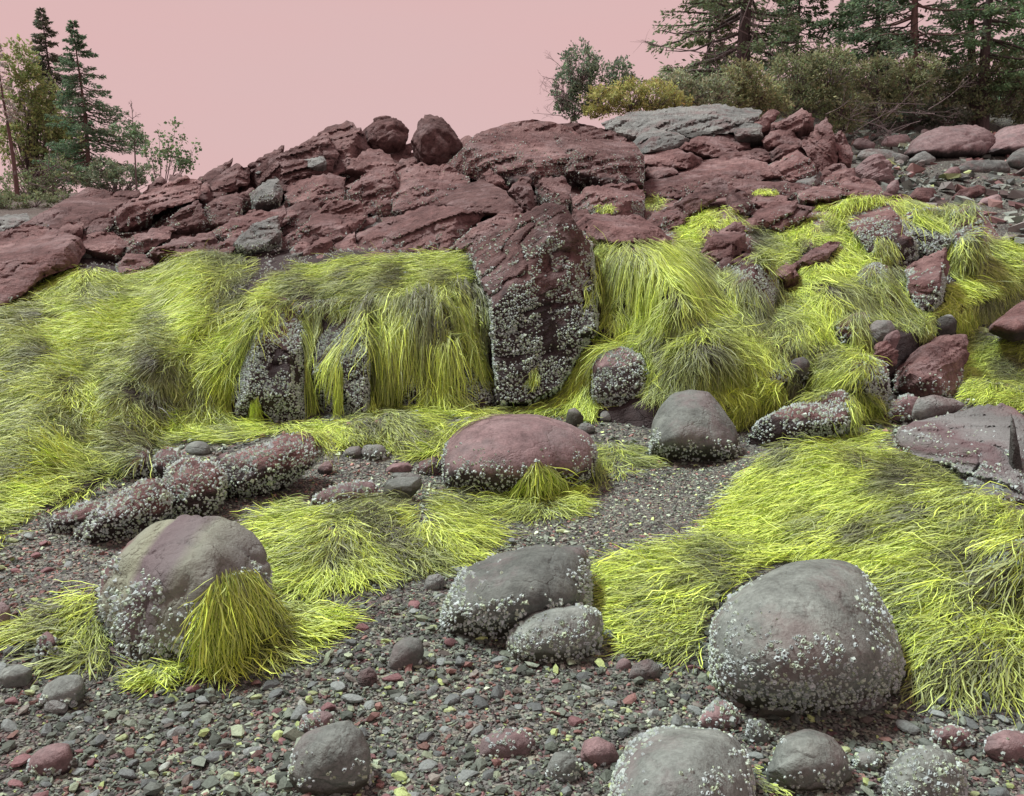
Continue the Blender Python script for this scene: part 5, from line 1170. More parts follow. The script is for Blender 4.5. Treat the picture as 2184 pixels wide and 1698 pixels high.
weed('cone of yellow seaweed hanging on the end of the long barnacled rock', [(1800, 850), (1815, 830), (1850, 828), (1875, 850), (1880, 890), (1850, 910), (1810, 900)], [(1800, 860, -.4, .9), (1870, 860, .5, .8)], apex=(1835, 825), tone=.72, length=(0.14, 0.25), grav=.35)
weed('thin seaweed rope between the red slab and the banded slab', [(1868, 880), (1900, 850), (1950, 800), (1965, 810), (1930, 860), (1890, 900)], [(0, 0, -.5, .8)], tone=.6, length=(0.11, 0.20))
# foreground
W2 = dict(width=.0030, seg=5, thick=(.003, .055))
weed('upper fold of the big right-hand seaweed mat, below the banded slab', [(1640, 985), (1680, 938), (1760, 925), (1850, 935), (1900, 930), (2020, 945), (2060, 1010), (2090, 1050), (1980, 1080), (1850, 1100), (1700, 1110), (1570, 1110), (1590, 1050)], [(1700, 960, -.7, .7), (1850, 960, -.85, .3), (2000, 1000, -.9, .35), (1700, 1070, -.9, .4), (1900, 1060, -.95, .1)], tone=.68, dark=[(1930, 1020, 40), (2010, 1010, 26), (1690, 960, 20), (1840, 990, 24), (1960, 1050, 26)], **W2)
weed('middle swirl of the big right-hand seaweed mat behind the large boulder', [(1530, 1150), (1560, 1105), (1700, 1105), (1850, 1095), (1980, 1075), (2090, 1045), (2184, 1085), (2240, 1100), (2240, 1180), (2100, 1160), (1980, 1190), (1890, 1250), (1830, 1200), (1700, 1200), (1560, 1200)], [(1650, 1140, -.9, .4), (1800, 1130, -.9, .2), (1950, 1120, -.8, -.3), (2120, 1120, -.8, .5), (1750, 1180, -.7, .7), (1900, 1200, -.5, .8)], tone=.68, dark=[(1880, 1130, 36), (1840, 1150, 24), (1980, 1100, 30)], **W2)
weed('left wing of the big seaweed mat spreading towards the wedge-shaped boulder', [(1258, 1240), (1330, 1200), (1420, 1170), (1540, 1150), (1700, 1195), (1600, 1245), (1540, 1290), (1510, 1350), (1505, 1400), (1440, 1410), (1390, 1395), (1300, 1335), (1262, 1280)], [(1330, 1240, -.9, .3), (1500, 1200, -.9, .3), (1450, 1320, -.7, .6), (1350, 1340, -.8, .5), (1490, 1380, -.5, .8)], tone=.75, dark=[(1560, 1215, 30), (1480, 1250, 18)], **W2)
weed('right flank of the big seaweed mat tumbling down beside the large boulder', [(1880, 1250), (1980, 1185), (2100, 1155), (2184, 1175), (2240, 1180), (2240, 1400), (2100, 1380), (1990, 1400), (1925, 1420), (1915, 1340)], [(1940, 1280, -.6, .7), (2080, 1220, -.7, .6), (2150, 1300, -.5, .7), (1970, 1380, -.4, .9)], tone=.6, dark=[(2110, 1220, 40), (2160, 1260, 40), (2060, 1190, 26), (2050, 1330, 20), (1900, 1240, 14)], length=(0.18, 0.32), **W2)
weed('frayed lower fringe of the right-hand seaweed mat over the gravel', [(1925, 1415), (2000, 1395), (2100, 1375), (2184, 1395), (2240, 1400), (2240, 1480), (2100, 1455), (2010, 1465), (1945, 1460)], [(1960, 1440, -.3, .9), (2100, 1430, -.1, 1), (2180, 1430, .3, .9)], tone=.5, dark=[(2060, 1405, 40), (2120, 1410, 34), (2020, 1430, 24)], length=(0.11, 0.22), **W2)
weed('fluffy pale seaweed mound right of the striped boulder', [(560, 1112), (640, 1072), (760, 1065), (800, 1090), (790, 1150), (760, 1200), (770, 1240), (680, 1255), (620, 1275), (592, 1240), (595, 1180), (578, 1150)], [(620, 1120, -.6, .6), (700, 1130, -.3, .9), (640, 1220, -.5, .8), (730, 1220, .1, 1)], tone=.62, dark=[(725, 1175, 20), (770, 1100, 24), (560, 1120, 14)], **W2)
weed('sprawling seaweed patch with dark middle, below the maroon boulder', [(760, 1065), (900, 1050), (1000, 1042), (1050, 1080), (1000, 1105), (1055, 1140), (1010, 1155), (985, 1185), (930, 1215), (830, 1215), (770, 1235), (770, 1190), (795, 1140)], [(850, 1080, -.3, .6), (1000, 1130, .8, .5), (920, 1190, .1, .9), (960, 1070, .5, .4)], tone=.66, dark=[(800, 1130, 46), (850, 1150, 34), (980, 1055, 40), (870, 1075, 24), (840, 1195, 20)], **W2)
weed('bright cone of seaweed hanging off the front of the maroon boulder', [(1118, 1000), (1140, 985), (1165, 990), (1195, 1030), (1230, 1060), (1215, 1100), (1110, 1108), (1050, 1085), (1090, 1045)], [(1060, 1080, -.6, .6), (1220, 1060, .7, .6), (1140, 1080, 0, 1)], apex=(1145, 978), tone=.88, length=(0.12, 0.23), cover=9, **W2)
weed('bright seaweed clump at the right end of the maroon boulder', [(1258, 985), (1290, 955), (1330, 952), (1375, 975), (1380, 995), (1320, 1015), (1262, 1020)], [(1280, 990, -.4, .8), (1350, 985, .5, .7)], tone=.8, length=(0.12, 0.22), dark=[(1262, 1010, 16)], **W2)
weed('seaweed mane pouring over the striped boulder on to the gravel', [(455, 1230), (480, 1213), (530, 1215), (560, 1240), (572, 1290), (545, 1335), (470, 1350), (425, 1330), (430, 1285)], [(440, 1300, -.3, .95), (545, 1270, .5, .85), (490, 1330, 0, 1)], apex=(492, 1200), tone=.8, length=(.12, .24), cover=15, grav=.38, wig=.34, width=.0030, seg=5, thick=(.002, .03))
weed('seaweed spread on the gravel right of the striped boulder', [(420, 1370), (470, 1345), (545, 1330), (580, 1290), (640, 1305), (700, 1325), (730, 1325), (660, 1360), (600, 1395), (530, 1435), (430, 1435), (400, 1410)], [(600, 1330, .8, .4), (520, 1400, .2, .9), (680, 1335, .9, .2), (430, 1400, -.4, .8)], tone=.75, cover=11, length=(0.12, 0.22), **W2)
weed('thin yellow sprig on the front of the striped boulder', [(465, 1260), (480, 1255), (478, 1290), (468, 1300)], [(0, 0, 0, 1)], tone=.8, length=(0.06, 0.11), minn=25, n=25, force=True, **W2)
weed('seaweed clump spreading from the left side of the striped boulder', [(60, 1335), (130, 1302), (215, 1262), (212, 1320), (240, 1375), (228, 1415), (150, 1420), (110, 1425), (120, 1395), (90, 1360), (40, 1372)], [(100, 1340, -.8, .35), (190, 1300, -.5, .6), (160, 1400, -.5, .7), (220, 1380, -.1, .9)], tone=.74, dark=[(130, 1325, 24), (215, 1400, 18)], length=(0.12, 0.22), **W2)
weed('small round seaweed tuft on the gravel below the striped boulder', [(285, 1460), (310, 1442), (360, 1435), (380, 1445), (370, 1465), (310, 1475)], [(300, 1460, -.7, .6), (360, 1455, .1, .9)], tone=.6, length=(0.05, 0.10), cover=9, **W2)
weed('stray seaweed wisp under the flat-topped grey boulder', [(1040, 1330), (1100, 1322), (1150, 1308), (1190, 1295), (1195, 1303), (1130, 1325), (1060, 1338)], [(0, 0, -.9, .3)], tone=.7, length=(0.09, 0.16), **W2)
weed('small seaweed tuft between the two boulders at the bottom edge', [(1606, 1640), (1630, 1632), (1655, 1660), (1650, 1690), (1612, 1690)], [(1620, 1650, .2, .9), (1645, 1670, .6, .6)], tone=.6, length=(0.04, 0.09), **W2)

# ------------------------------------------------------------------ gravel
GREYS = np.array([1.12, 1.3, 1.19]) * np.array([(.060, .066, .064), (.095, .102, .098), (.135, .145, .138), (.085, .088, .092), (.17, .18, .165), (.11, .085, .088), (.145, .072, .076), (.19, .10, .10), (.22, .235, .19), (.30, .33, .16), (.34, .36, .31), (.16, .135, .140)])
GPROB = np.array([.18, .19, .16, .13, .10, .05, .055, .035, .08, .035, .012, .05])
GPROB = GPROB / GPROB.sum()
WMASK = []           # gravel is not laid where rocks stand
def stones_mesh(pos, size, seed, detail):
    """many small angular stones in one array; detail 0: chip of 8 corners, 1: 12 corners"""
    r_ = np.random.default_rng(seed); n = len(pos)
    if detail:
        t = (1 + 5 ** .5) / 2
        v0 = np.array([(-1, t, 0), (1, t, 0), (-1, -t, 0), (1, -t, 0), (0, -1, t), (0, 1, t), (0, -1, -t), (0, 1, -t), (t, 0, -1), (t, 0, 1), (-t, 0, -1), (-t, 0, 1)], float) / 1.9
        f0 = np.array([(0, 11, 5), (0, 5, 1), (0, 1, 7), (0, 7, 10), (0, 10, 11), (1, 5, 9), (5, 11, 4), (11, 10, 2), (10, 7, 6), (7, 1, 8), (3, 9, 4), (3, 4, 2), (3, 2, 6), (3, 6, 8), (3, 8, 9), (4, 9, 5), (2, 4, 11), (6, 2, 10), (8, 6, 7), (9, 8, 1)])
        jit = .16
    else:
        v0 = np.array([(x, y, z) for x in (-1, 1) for y in (-1, 1) for z in (-1, 1)], float) * .72
        f0 = np.array([(0, 1, 3, 2), (4, 6, 7, 5), (0, 4, 5, 1), (2, 3, 7, 6), (0, 2, 6, 4), (1, 5, 7, 3)])
        jit = .25
    v = v0[None] + r_.normal(size=(n, len(v0), 3)) * jit
    sc = np.stack([r_.uniform(.8, 1.5, n), r_.uniform(.6, 1.0, n), r_.uniform(.28, .7, n)], 1) * size[:, None] * .5
    v = v * sc[:, None]
    a = r_.uniform(0, 2 * np.pi, n); ca, sa = np.cos(a)[:, None], np.sin(a)[:, None]
    tx, ty = r_.normal(0, .28, (2, n, 1))
    x, y, z = v[..., 0], v[..., 1], v[..., 2]
    x, z = x + z * tx, z - x * tx
    y, z = y + z * ty, z - y * ty
    x, y = x * ca - y * sa, x * sa + y * ca
    V = np.stack([x, y, z], -1) + pos[:, None]
    F = (np.arange(n)[:, None, None] * len(v0) + f0[None]).reshape(-1, f0.shape[1])
    return V.reshape(-1, 3), F, len(v0)
def scatter(y0, y1, n, smin, smax, seed, power=2.2, xs=.72, lift=.35, clump=None):
    r_ = np.random.default_rng(seed)
    y = np.sqrt(r_.uniform(y0 ** 2, y1 ** 2, n)); x = r_.uniform(-xs, xs, n) * (y + .25)
    s = smin + (smax - smin) * r_.uniform(0, 1, n) ** power
    # sorted patches: finer shingle in some places
    s = s * (1 + .35 * vnoise(np.stack([x * 1.3, y * 1.3, 0 * x], 1), 91))
    z = ground(x, y) + 0.018 * fbm(np.stack([x, y, 0 * x], 1) * 1.7, 4, 3) * np.clip(y / 4, 0, 4)
    z = z + s * r_.uniform(-.12, lift, n)
    return np.stack([x, y, z], 1), s
def tone_of(pos, seed):
    r_ = np.random.default_rng(seed); n = len(pos)
    idx = r_.choice(len(GREYS), n, p=GPROB)
    redder = fbm(pos * np.array([.9, .9, 0]) + 4, 3, 61)
    swap = (r_.uniform(0, 1, n) < np.clip((redder - .1) * 1.4, 0, .35)); idx = np.where(swap, r_.choice([5, 6, 7, 11], n), idx)
    return GREYS[idx] * np.exp(r_.normal(0, .2, n))[:, None]
WEEDPOLY_SKIP = []
def visible_filter(pos):
    u, v, f = UV(pos)
    k = (u > -120) & (u < FW + 120) & (v < FH + 160)
    k &= v > np.interp(u, [0, 250, 600, 1000, 1300, 1600, 1700, 2184], [1040, 960, 895, 870, 840, 850, 690, 480])
    k &= ~inpoly(u, v, [(1680, 1000), (2300, 1000), (2300, 1400), (1960, 1400), (1900, 1250), (1560, 1230), (1450, 1220), (1560, 1130)])
    return k
Vs, Fs3, Fs4, Cs = [], [], [], []; nv = 0
for (y0, y1, n, a, b, sd_, det, pw) in [(1.55, 3.3, 4200, .014, .044, 1, 1, 2.6), (1.55, 3.3, 32000, .006, .017, 2, 0, 1.7), (3.3, 5.2, 36000, .007, .024, 3, 0, 3.0), (5.2, 7.6, 12000, .012, .04, 4, 0, 2.6)]:
    pos, s = scatter(y0, y1, n, a, b, sd_, pw)
    k = visible_filter(pos); pos, s = pos[k], s[k]
    V, F, m = stones_mesh(pos, s, sd_ + 40, det)
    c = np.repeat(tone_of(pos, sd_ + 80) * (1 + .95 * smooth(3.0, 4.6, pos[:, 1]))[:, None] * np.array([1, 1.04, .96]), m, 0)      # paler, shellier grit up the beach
    (Fs3 if det else Fs4).append(F + nv); nv += len(V); Vs.append(V); Cs.append(c)
me = mesh_np('gravel', np.concatenate(Vs), [np.concatenate(Fs3), np.concatenate(Fs4)], False); color_attr(me, 'col', np.concatenate(Cs))
o = link('gravel', me, M_PEB); tag(o, 'loose grey and maroon gravel covering the foreground beach', 'gravel', kind='stuff')
# broken shingle of the upper beach
pos, s = scatter(8.0, 25, 16000, .03, .30, 21, 3.2, xs=.75, lift=.3)
u, v, f = UV(pos); k = (u > 1780) & (u < FW + 150); pos, s = pos[k], s[k]
V, F, m = stones_mesh(pos, s, 77, 0); c = np.repeat(tone_of(pos, 99) * 1.25 + .02, m, 0)
me = mesh_np('shingle', V, F, False); color_attr(me, 'col', c)
o = link('shingle', me, M_PEB); tag(o, 'grey shingle and rock rubble on the upper beach at right', 'shingle', kind='stuff')

# single stones one can pick out of the gravel
KIND = [((.10, .106, .104), 'dark grey angular stone lying loose in the foreground gravel', 'dark loose stones', 80), ((.17, .18, .172), 'mid grey flat stone lying loose in the foreground gravel', 'grey loose stones', 80),
        ((.17, .085, .088), 'maroon angular stone lying loose in the foreground gravel', 'maroon loose stones', 70), ((.30, .33, .17), 'small green-stained stone lying loose in the foreground gravel', 'green loose stones', 32), ((.28, .29, .26), 'small pale stone lying loose in the foreground gravel', 'pale loose stones', 16)]
def cobble_mesh(seed):
    r_ = np.random.default_rng(seed)
    bm = bmesh.new(); bmesh.ops.create_icosphere(bm, subdivisions=2, radius=.5)
    V = np.array([v.co[:] for v in bm.verts]); F = np.array([[v.index for v in f.verts] for f in bm.faces]); bm.free()
    # cut by a few planes so that it has broken faces
    for _ in range(9):
        d = r_.normal(size=3); d /= np.linalg.norm(d); t = r_.uniform(.26, .42); h = V @ d
        V = V - np.clip(h - t, 0, None)[:, None] * d
    V = V * np.array([1.25, .9, .55]); V[:, 2] -= V[:, 2].min()
    return V, F
SHAPES = [cobble_mesh(500 + i) for i in range(8)]
r_ = np.random.default_rng(321)
taken = [(float(i['V'][:, 0].mean()), float(i['V'][:, 1].mean()), i['dim'] * .55) for i in ROCKS if i['Y'] < 6.5]
for ki, (colr, lab, grp, cnt) in enumerate(KIND):
    meshes = []
    for j, (V, F) in enumerate(SHAPES):
        me = mesh_np('pebble', V, F, False)
        color_attr(me, 'col', np.repeat(np.array(colr)[None] * np.array([1.1, 1.28, 1.28]) * (.8 + .4 * j / 7), len(V), 0)); me.materials.append(M_PEB); meshes.append(me)
    done = 0; tries = 0
    while done < cnt and tries < cnt * 60:
        tries += 1
        u = r_.uniform(-20, 2200); v = 1130 + 590 * r_.uniform(0, 1) ** .8
        if inpoly(np.array([u]), np.array([v]), [(1250, 1200), (1560, 1100), (2300, 1000), (2300, 1490), (1930, 1490), (1500, 1510), (1480, 1430)])[0]: continue
        if inpoly(np.array([u]), np.array([v]), [(0, 1290), (220, 1190), (300, 1080), (600, 1080), (1060, 1060), (1060, 1150), (760, 1270), (740, 1350), (540, 1460), (260, 1490), (80, 1440)])[0]: continue
        Y = g_solve(u, v); p = P(u, v, Y); px = r_.uniform(18, 46) * (.7 if ki >= 3 else 1.0) * (1 if v > 1400 else .75)
        s = px / FPX * Y
        if any((p.x - a) ** 2 + (p.y - b) ** 2 < (c + s * .5) ** 2 for a, b, c in taken): continue
        taken.append((p.x, p.y, s * .6))
        o = bpy.data.objects.new('pebble', meshes[r_.integers(8)]); COL.objects.link(o)
        o.location = (p.x, p.y, p.z - s * .04); o.scale = (s, s * r_.uniform(.8, 1.1), s * r_.uniform(.8, 1.3)); o.rotation_euler = (r_.normal(0, .16), r_.normal(0, .16), r_.uniform(0, 6.28))
        tag(o, lab, 'stone', grp); done += 1

# ------------------------------------------------------------------ trees and bushes
class Tubes:
    def __init__(s): s.V = []; s.F = []; s.n = 0
    def add(s, pts, rad, k=5):
        pts = np.asarray(pts, float); rad = np.asarray(rad, float); m = len(pts)
        T = np.gradient(pts, axis=0); T /= np.maximum(np.linalg.norm(T, axis=1, keepdims=True), 1e-9)
        a = np.where(np.abs(T[:, 2:3]) < .9, np.array([[0, 0, 1.]]), np.array([[1., 0, 0]]))
        S = np.cross(T, a); S /= np.linalg.norm(S, axis=1, keepdims=True); B = np.cross(S, T)
        an = np.arange(k) / k * 2 * np.pi
        R = pts[:, None] + (S[:, None] * np.cos(an)[None, :, None] + B[:, None] * np.sin(an)[None, :, None]) * rad[:, None, None]
        i = np.arange(m * k).reshape(m, k) + s.n
        j = np.roll(i, -1, 1)
        s.F.append(np.stack([i[:-1], j[:-1], j[1:], i[1:]], -1).reshape(-1, 4)); s.V.append(R.reshape(-1, 3)); s.n += m * k
    def build(s, name, mat, par, org):
        if not s.V: return None
        me = mesh_np(name, np.concatenate(s.V) - org, np.concatenate(s.F)); o = link(name, me, mat); o.parent = par; return o
class Leaves:
    """many small pointed leaf faces"""
    def __init__(s): s.p = []; s.d = []; s.l = []; s.w = []; s.c = []
    def add(s, p, d, l, w, c):
        s.p.append(p); s.d.append(d); s.l.append(l); s.w.append(w); s.c.append(c)
    def build(s, name, par, org, seed=0):
        p = np.concatenate(s.p); d = np.concatenate(s.d); l = np.concatenate(s.l)[:, None]; w = np.concatenate(s.w)[:, None]; c = np.concatenate(s.c)
        r_ = np.random.default_rng(seed)
        d = d / np.maximum(np.linalg.norm(d, axis=1, keepdims=True), 1e-9)
        q = r_.normal(size=d.shape); S = np.cross(d, q); S /= np.maximum(np.linalg.norm(S, axis=1, keepdims=True), 1e-9)
        N = np.cross(S, d)
        V = np.stack([p, p + d * l * .5 + S * w * .5 + N * w * .15, p + d * l, p + d * l * .5 - S * w * .5 + N * w * .15], 1)
        F = np.arange(len(p) * 4).reshape(-1, 4)
        me = mesh_np(name, V.reshape(-1, 3) - org, F, False); color_attr(me, 'col', np.repeat(c, 4, 0))
        o = link(name, me, M_LEAF); o.parent = par; return o
def hue(base, n, r_, s=.28):
    return np.array(base)[None] * np.array([3.1, 3.35, 3.0]) * np.exp(r_.normal(0, s, n))[:, None] * np.exp(r_.normal(0, .08, (n, 3)))
def gpt(u, Y, dz=-.1):
    v = 400.0
    for _ in range(4):
        d = ray(u, v); x = d[0] / d[1] * Y; z = float(ground(np.array(x), np.array(Y)))
        v = float(UV(np.array([x, Y, z]))[1])
    return np.array([x, Y, z + dz])
def ztop(u, v, Y): return P(u, v, Y).z
def conifer(label, u, Y, vtop, R, base=(.040, .062, .045), seed=1, z0=.08, nb=110, droop=.35, name='spruce_tree', dens=1.0, trunk=None, ls=.2, up=None, lean=0., mat=None, dead=0, asym=None, tube_k=7, power=.85, topoff=0.0):
    r_ = np.random.default_rng(seed); b = gpt(u, Y); H = ztop(u, vtop, Y) - b[2]
    root = empty(name, Vector(b)); tag(root, label, 'tree')
    tr = Tubes(); R0 = trunk or H * .016
    zs = np.linspace(0, 1, 9); ax = lambda t: b + np.stack([lean * H * np.asarray(t) + .012 * H * np.sin(np.asarray(t) * 5 + seed), .01 * H * np.cos(np.asarray(t) * 4 + seed), H * np.asarray(t)], -1)
    tr.add(ax(zs), R0 * (1 - zs * .93), tube_k); tr.build('trunk', mat or M_BARK, root, b)
    br = Tubes(); lv = Leaves()
    for i in range(nb):
        t = z0 + (1 - z0) * (i + r_.uniform(0, 1)) / nb
        ln = R * ((1 - t) ** power + .03) * r_.uniform(.6, 1.12) * (1 if t > z0 + .05 else .8)
        a = r_.uniform(0, 2 * np.pi)
        if asym: ln *= 1 + asym[1] * math.cos(a - asym[0])
        s0 = ax(t); dr = np.array([math.cos(a), math.sin(a), 0.])
        e = np.linspace(0, 1, 6)
        rise = (-droop * e + .55 * droop * e ** 2.2 + (.25 * e if t > .8 else 0)) * ln
        pts = s0 + dr * (e * ln)[:, None] + np.array([0, 0, 1.]) * rise[:, None] + r_.normal(0, .02, (6, 3)) * ln
        br.add(pts, np.maximum(.012 * ln + .004, .006) * (1 - e * .8) * (1 + R0 * 2), 4)
        if r_.uniform() < dead: continue
        n = int((20 + 120 * ln / max(R, .1)) * dens)
        ee = r_.uniform(.12, 1.02, n) ** .8; ct = np.stack([np.interp(ee, e, pts[:, k]) for k in range(3)], 1)
        side = np.cross(dr, [0, 0, 1.]) * np.sign(r_.normal(size=(n, 1)))
        d = dr * .6 + side * r_.uniform(.2, 1.1, (n, 1)) + np.array([0, 0, 1.]) * r_.normal(-.25, .35, (n, 1))
        off = side * (r_.uniform(0, .38, (n, 1)) ** 1.3 * ln * (1.05 - ee)[:, None]) + np.array([0, 0, 1.]) * r_.normal(-.02, .03, (n, 1)) * ln
        l = ls * .8 * r_.uniform(.5, 1.15, n)
        lv.add(ct + off, d, l, l * r_.uniform(.22, .42, n), hue(base, n, r_) * (1 + .25 * ee)[:, None])
    br.build('branches', mat or M_BARK, root, b); lv.build('crown', root, b, seed)
    return root
def broadleaf(label, u, Y, blobs, stems, base, seed=1, name='bush', cat='bush', ls=.09, n=5000, mat=None, gaps=.35, lw=.6, v0=None):
    """blobs: (u, v, ru, rv) in photo pixels at distance Y, each a ragged clump of leaves"""
    r_ = np.random.default_rng(seed); b = gpt(u, Y)
    root = empty(name, Vector(b)); tag(root, label, cat)
    lv = Leaves(); br = Tubes(); tot = sum(q[2] * q[3] for q in blobs)
    for bu, bv, ru, rv in blobs:
        c = np.array(P(bu, bv, Y)); sx, sz = ru / FPX * Y, rv / FPX * Y; sy = .8 * min(sx, sz * 2)
        # twig ends fill the clump, leaves sit round the twig ends
        m = max(int(n * ru * rv / tot / 14), 6)
        q = r_.normal(size=(m, 3)); q /= np.linalg.norm(q, axis=1, keepdims=True); q *= r_.uniform(.25, 1.0, (m, 1)) ** .45
        q *= 1 + .25 * vnoise(q * 2.2 + seed, 5)[:, None]
        keep = vnoise(q * 2.6 + seed * 3.1, 8) > -gaps
        tips = c + q[keep] * np.array([sx, sy, sz])
        for k, tp in enumerate(tips):
            nn = 14; l = ls * r_.uniform(.6, 1.25, nn)
            p = tp + r_.normal(0, 1, (nn, 3)) * np.array([sx, sy, sz]) * .085
            d = (p - c) / np.array([sx, sy, sz]) * .6 + r_.normal(0, .7, (nn, 3)) + np.array([0, 0, .15])
            lv.add(p, d, l, l * lw * r_.uniform(.7, 1.2, nn), hue(base, nn, r_, .2) * math.exp(r_.normal(0, .22)))
            if k % 3 == 0:
                st = b + np.array([r_.normal(0, .12), r_.normal(0, .12), 0]) if stems == 1 else c + np.array([0, 0, -.8 * sz])
                md = st * .45 + tp * .55 + r_.normal(0, .08, 3) * sx
                br.add([st, md, tp], [.02 * ls * 8, .011 * ls * 8, .003], 4)
    br.build('stems', mat or M_TWIG, root, b); lv.build('foliage', root, b, seed)
    return root
def twiggy(tr, start, d, ln, rad, depth, r_, spread=.55, ends=None):
    """bare branch that forks"""
    e = np.linspace(0, 1, 5)[:, None]; bend = r_.normal(0, .12, 3)
    pts = np.asarray(start) + np.asarray(d) * e * ln + bend * ln * e ** 2
    tr.add(pts, rad * (1 - .6 * e[:, 0]), 4)
    if depth == 0:
        if ends is not None: ends.append(pts[-1])
        return
    for k in range(3 if depth > 1 else 4):
        t = r_.uniform(.35, 1); s0 = np.array([np.interp(t, e[:, 0], pts[:, j]) for j in range(3)])
        dd = np.asarray(d) + r_.normal(0, spread, 3); dd /= np.linalg.norm(dd)
        twiggy(tr, s0, dd, ln * r_.uniform(.4, .65), rad * .5, depth - 1, r_, spread, ends)

# left group
conifer('tall dark spruce at the back of the left grove, highest tip', 122, 50, 18, 2.9, (.050, .055, .045), 11, z0=.35, nb=150, ls=.26, dens=1.8)
conifer('dark green spruce with drooping tiers in front of the left grove', 190, 42, 44, 2.9, (.042, .064, .044), 12, z0=.12, nb=150, ls=.22, droop=.3, dens=1.9, mat=M_BARKR, asym=(0, .12))
conifer('half-dead grey spruce with a bare trunk at the left edge', 34, 38, 75, 1.2, (.15, .135, .135), 13, z0=.50, nb=70, dead=.35, mat=M_BARKR, ls=.2, dens=.7, lean=-.02)
broadleaf('yellow green aspen rising behind the left spruces', 75, 46, [(48, 130, 34, 48), (70, 200, 40, 55), (110, 250, 42, 65), (60, 310, 55, 50), (125, 340, 45, 45), (15, 240, 30, 60), (150, 300, 30, 50)], 1, (.10, .115, .055), 21, name='aspen_tree', cat='tree', ls=.20, n=9000, gaps=.55)
broadleaf('dark leafy understorey bush at the foot of the left grove', 60, 40, [(40, 400, 55, 40), (90, 415, 40, 25), (130, 380, 45, 40), (10, 425, 40, 20)], 1, (.070, .082, .050), 22, ls=.14, n=4200, gaps=.5)
broadleaf('olive bush at the foot of the front left spruce', 250, 40, [(225, 370, 32, 34), (270, 375, 38, 26), (310, 370, 30, 24), (200, 385, 30, 20)], 1, (.085, .10, .075), 23, ls=.13, n=3600, gaps=.45)
rt = empty('sapling', Vector(gpt(292, 39))); tag(rt, 'thin sapling with sparse leaves and a bare top right of the left grove', 'tree'); r_ = np.random.default_rng(5); tb = Tubes(); lv = Leaves(); ends = []
b_ = gpt(292, 39); z2 = ztop(292, 215, 39); tb.add([b_, b_ + [0.05, 0, (z2 - b_[2]) * .5], [b_[0] + .05, b_[1], z2]], [.05, .03, .008], 5)
for k in range(16):
    t = r_.uniform(.3, .95); twiggy(tb, b_ + np.array([.05, 0, (z2 - b_[2]) * t]), np.array([r_.normal(0, .7), r_.normal(0, .5), .8]), .9 * (1.15 - t), .014, 2, r_, .5, ends if t < .7 else None)
for e_ in ends:
    n = 6; l = r_.uniform(.08, .18, n); lv.add(e_ + r_.normal(0, .09, (n, 3)), r_.normal(0, 1, (n, 3)), l, l * .7, hue((.06, .085, .055), n, r_))
tb.build('stem', M_TWIG, rt, b_); lv.build('crown', rt, b_, 5)
rt = empty('sapling', Vector(gpt(345, 37))); tag(rt, 'leaning green sapling at the right end of the left grove', 'tree'); r_ = np.random.default_rng(6); tb = Tubes(); lv = Leaves(); ends = []
b_ = gpt(345, 37)
for (tu, tv) in [(360, 310), (385, 318), (408, 330), (340, 305), (320, 318), (372, 285), (395, 345)]:
    tp = np.array(P(tu, tv, 37)); md = b_ * .5 + tp * .5 + [0, 0, -.15]; tb.add([b_, md, tp], [.03, .02, .008], 4); dd = tp - md; dd /= np.linalg.norm(dd)
    twiggy(tb, md, dd, .9, .015, 2, r_, .5, ends); twiggy(tb, tp, dd, .35, .008, 1, r_, .6, ends)
for e_ in ends:
    n = 7; l = r_.uniform(.08, .19, n); lv.add(e_ + r_.normal(0, .1, (n, 3)), r_.normal(0, 1, (n, 3)), l, l * .75, hue((.06, .088, .052), n, r_))
tb.build('stem', M_TWIG, rt, b_); lv.build('crown', rt, b_, 6)
rt = empty('dead_branches', Vector(gpt(110, 38))); tag(rt, 'tangle of bare dead branches under the left grove', 'branches'); r_ = np.random.default_rng(7); tb = Tubes(); b_ = gpt(110, 38)
for k in range(16): twiggy(tb, np.array(P(r_.uniform(75, 130), r_.uniform(350, 400), 38)), np.array([r_.normal(0, 1), r_.normal(0, .4), r_.normal(0, .6)]), .9, .02, 2, r_, .6)
tb.build('twigs', M_TWIG, rt, b_)

broadleaf('low scrubby bush in front of the left grove at the picture edge', 40, 31, [(15, 432, 40, 20), (75, 428, 40, 16), (120, 418, 28, 14), (-30, 430, 40, 24)], 2, (.075, .085, .055), 25, ls=.09, n=3600, gaps=.5)
# right group
broadleaf('rounded green bush with bare twigs at the left end of the right thicket', 1240, 18, [(1235, 145, 42, 52), (1203, 195, 28, 48), (1275, 180, 44, 44), (1225, 230, 32, 26), (1325, 165, 26, 42)], 2, (.075, .095, .075), 31, ls=.065, n=9000, gaps=.12, mat=M_TWIG)
rt = empty('bare_shrub', Vector(gpt(1190, 17.5))); tag(rt, 'bare leafless twigs sticking out left of the right thicket', 'shrub'); r_ = np.random.default_rng(8); tb = Tubes(); b_ = gpt(1190, 17.5)
for k in range(12): twiggy(tb, np.array(P(r_.uniform(1200, 1230), r_.uniform(150, 250), 17.6)), np.array([-r_.uniform(.3, 1.1), r_.normal(0, .3), r_.uniform(-.2, .9)]), .42, .008, 3, r_, .5)
tb.build('twigs', M_TWIG, rt, b_)
broadleaf('yellowish juniper bush low on the skyline right of the rounded bush', 1340, 17.5, [(1290, 215, 45, 28), (1345, 205, 50, 34), (1400, 205, 48, 32), (1440, 215, 30, 24), (1270, 240, 30, 14)], 2, (.135, .130, .058), 32, ls=.07, n=8000, gaps=.45, lw=.4)
broadleaf('grey green bush under the big left trunk', 1480, 19, [(1440, 185, 42, 34), (1490, 200, 46, 26), (1530, 190, 35, 30)], 2, (.105, .112, .082), 33, ls=.075, n=5200, gaps=.4, lw=.45)
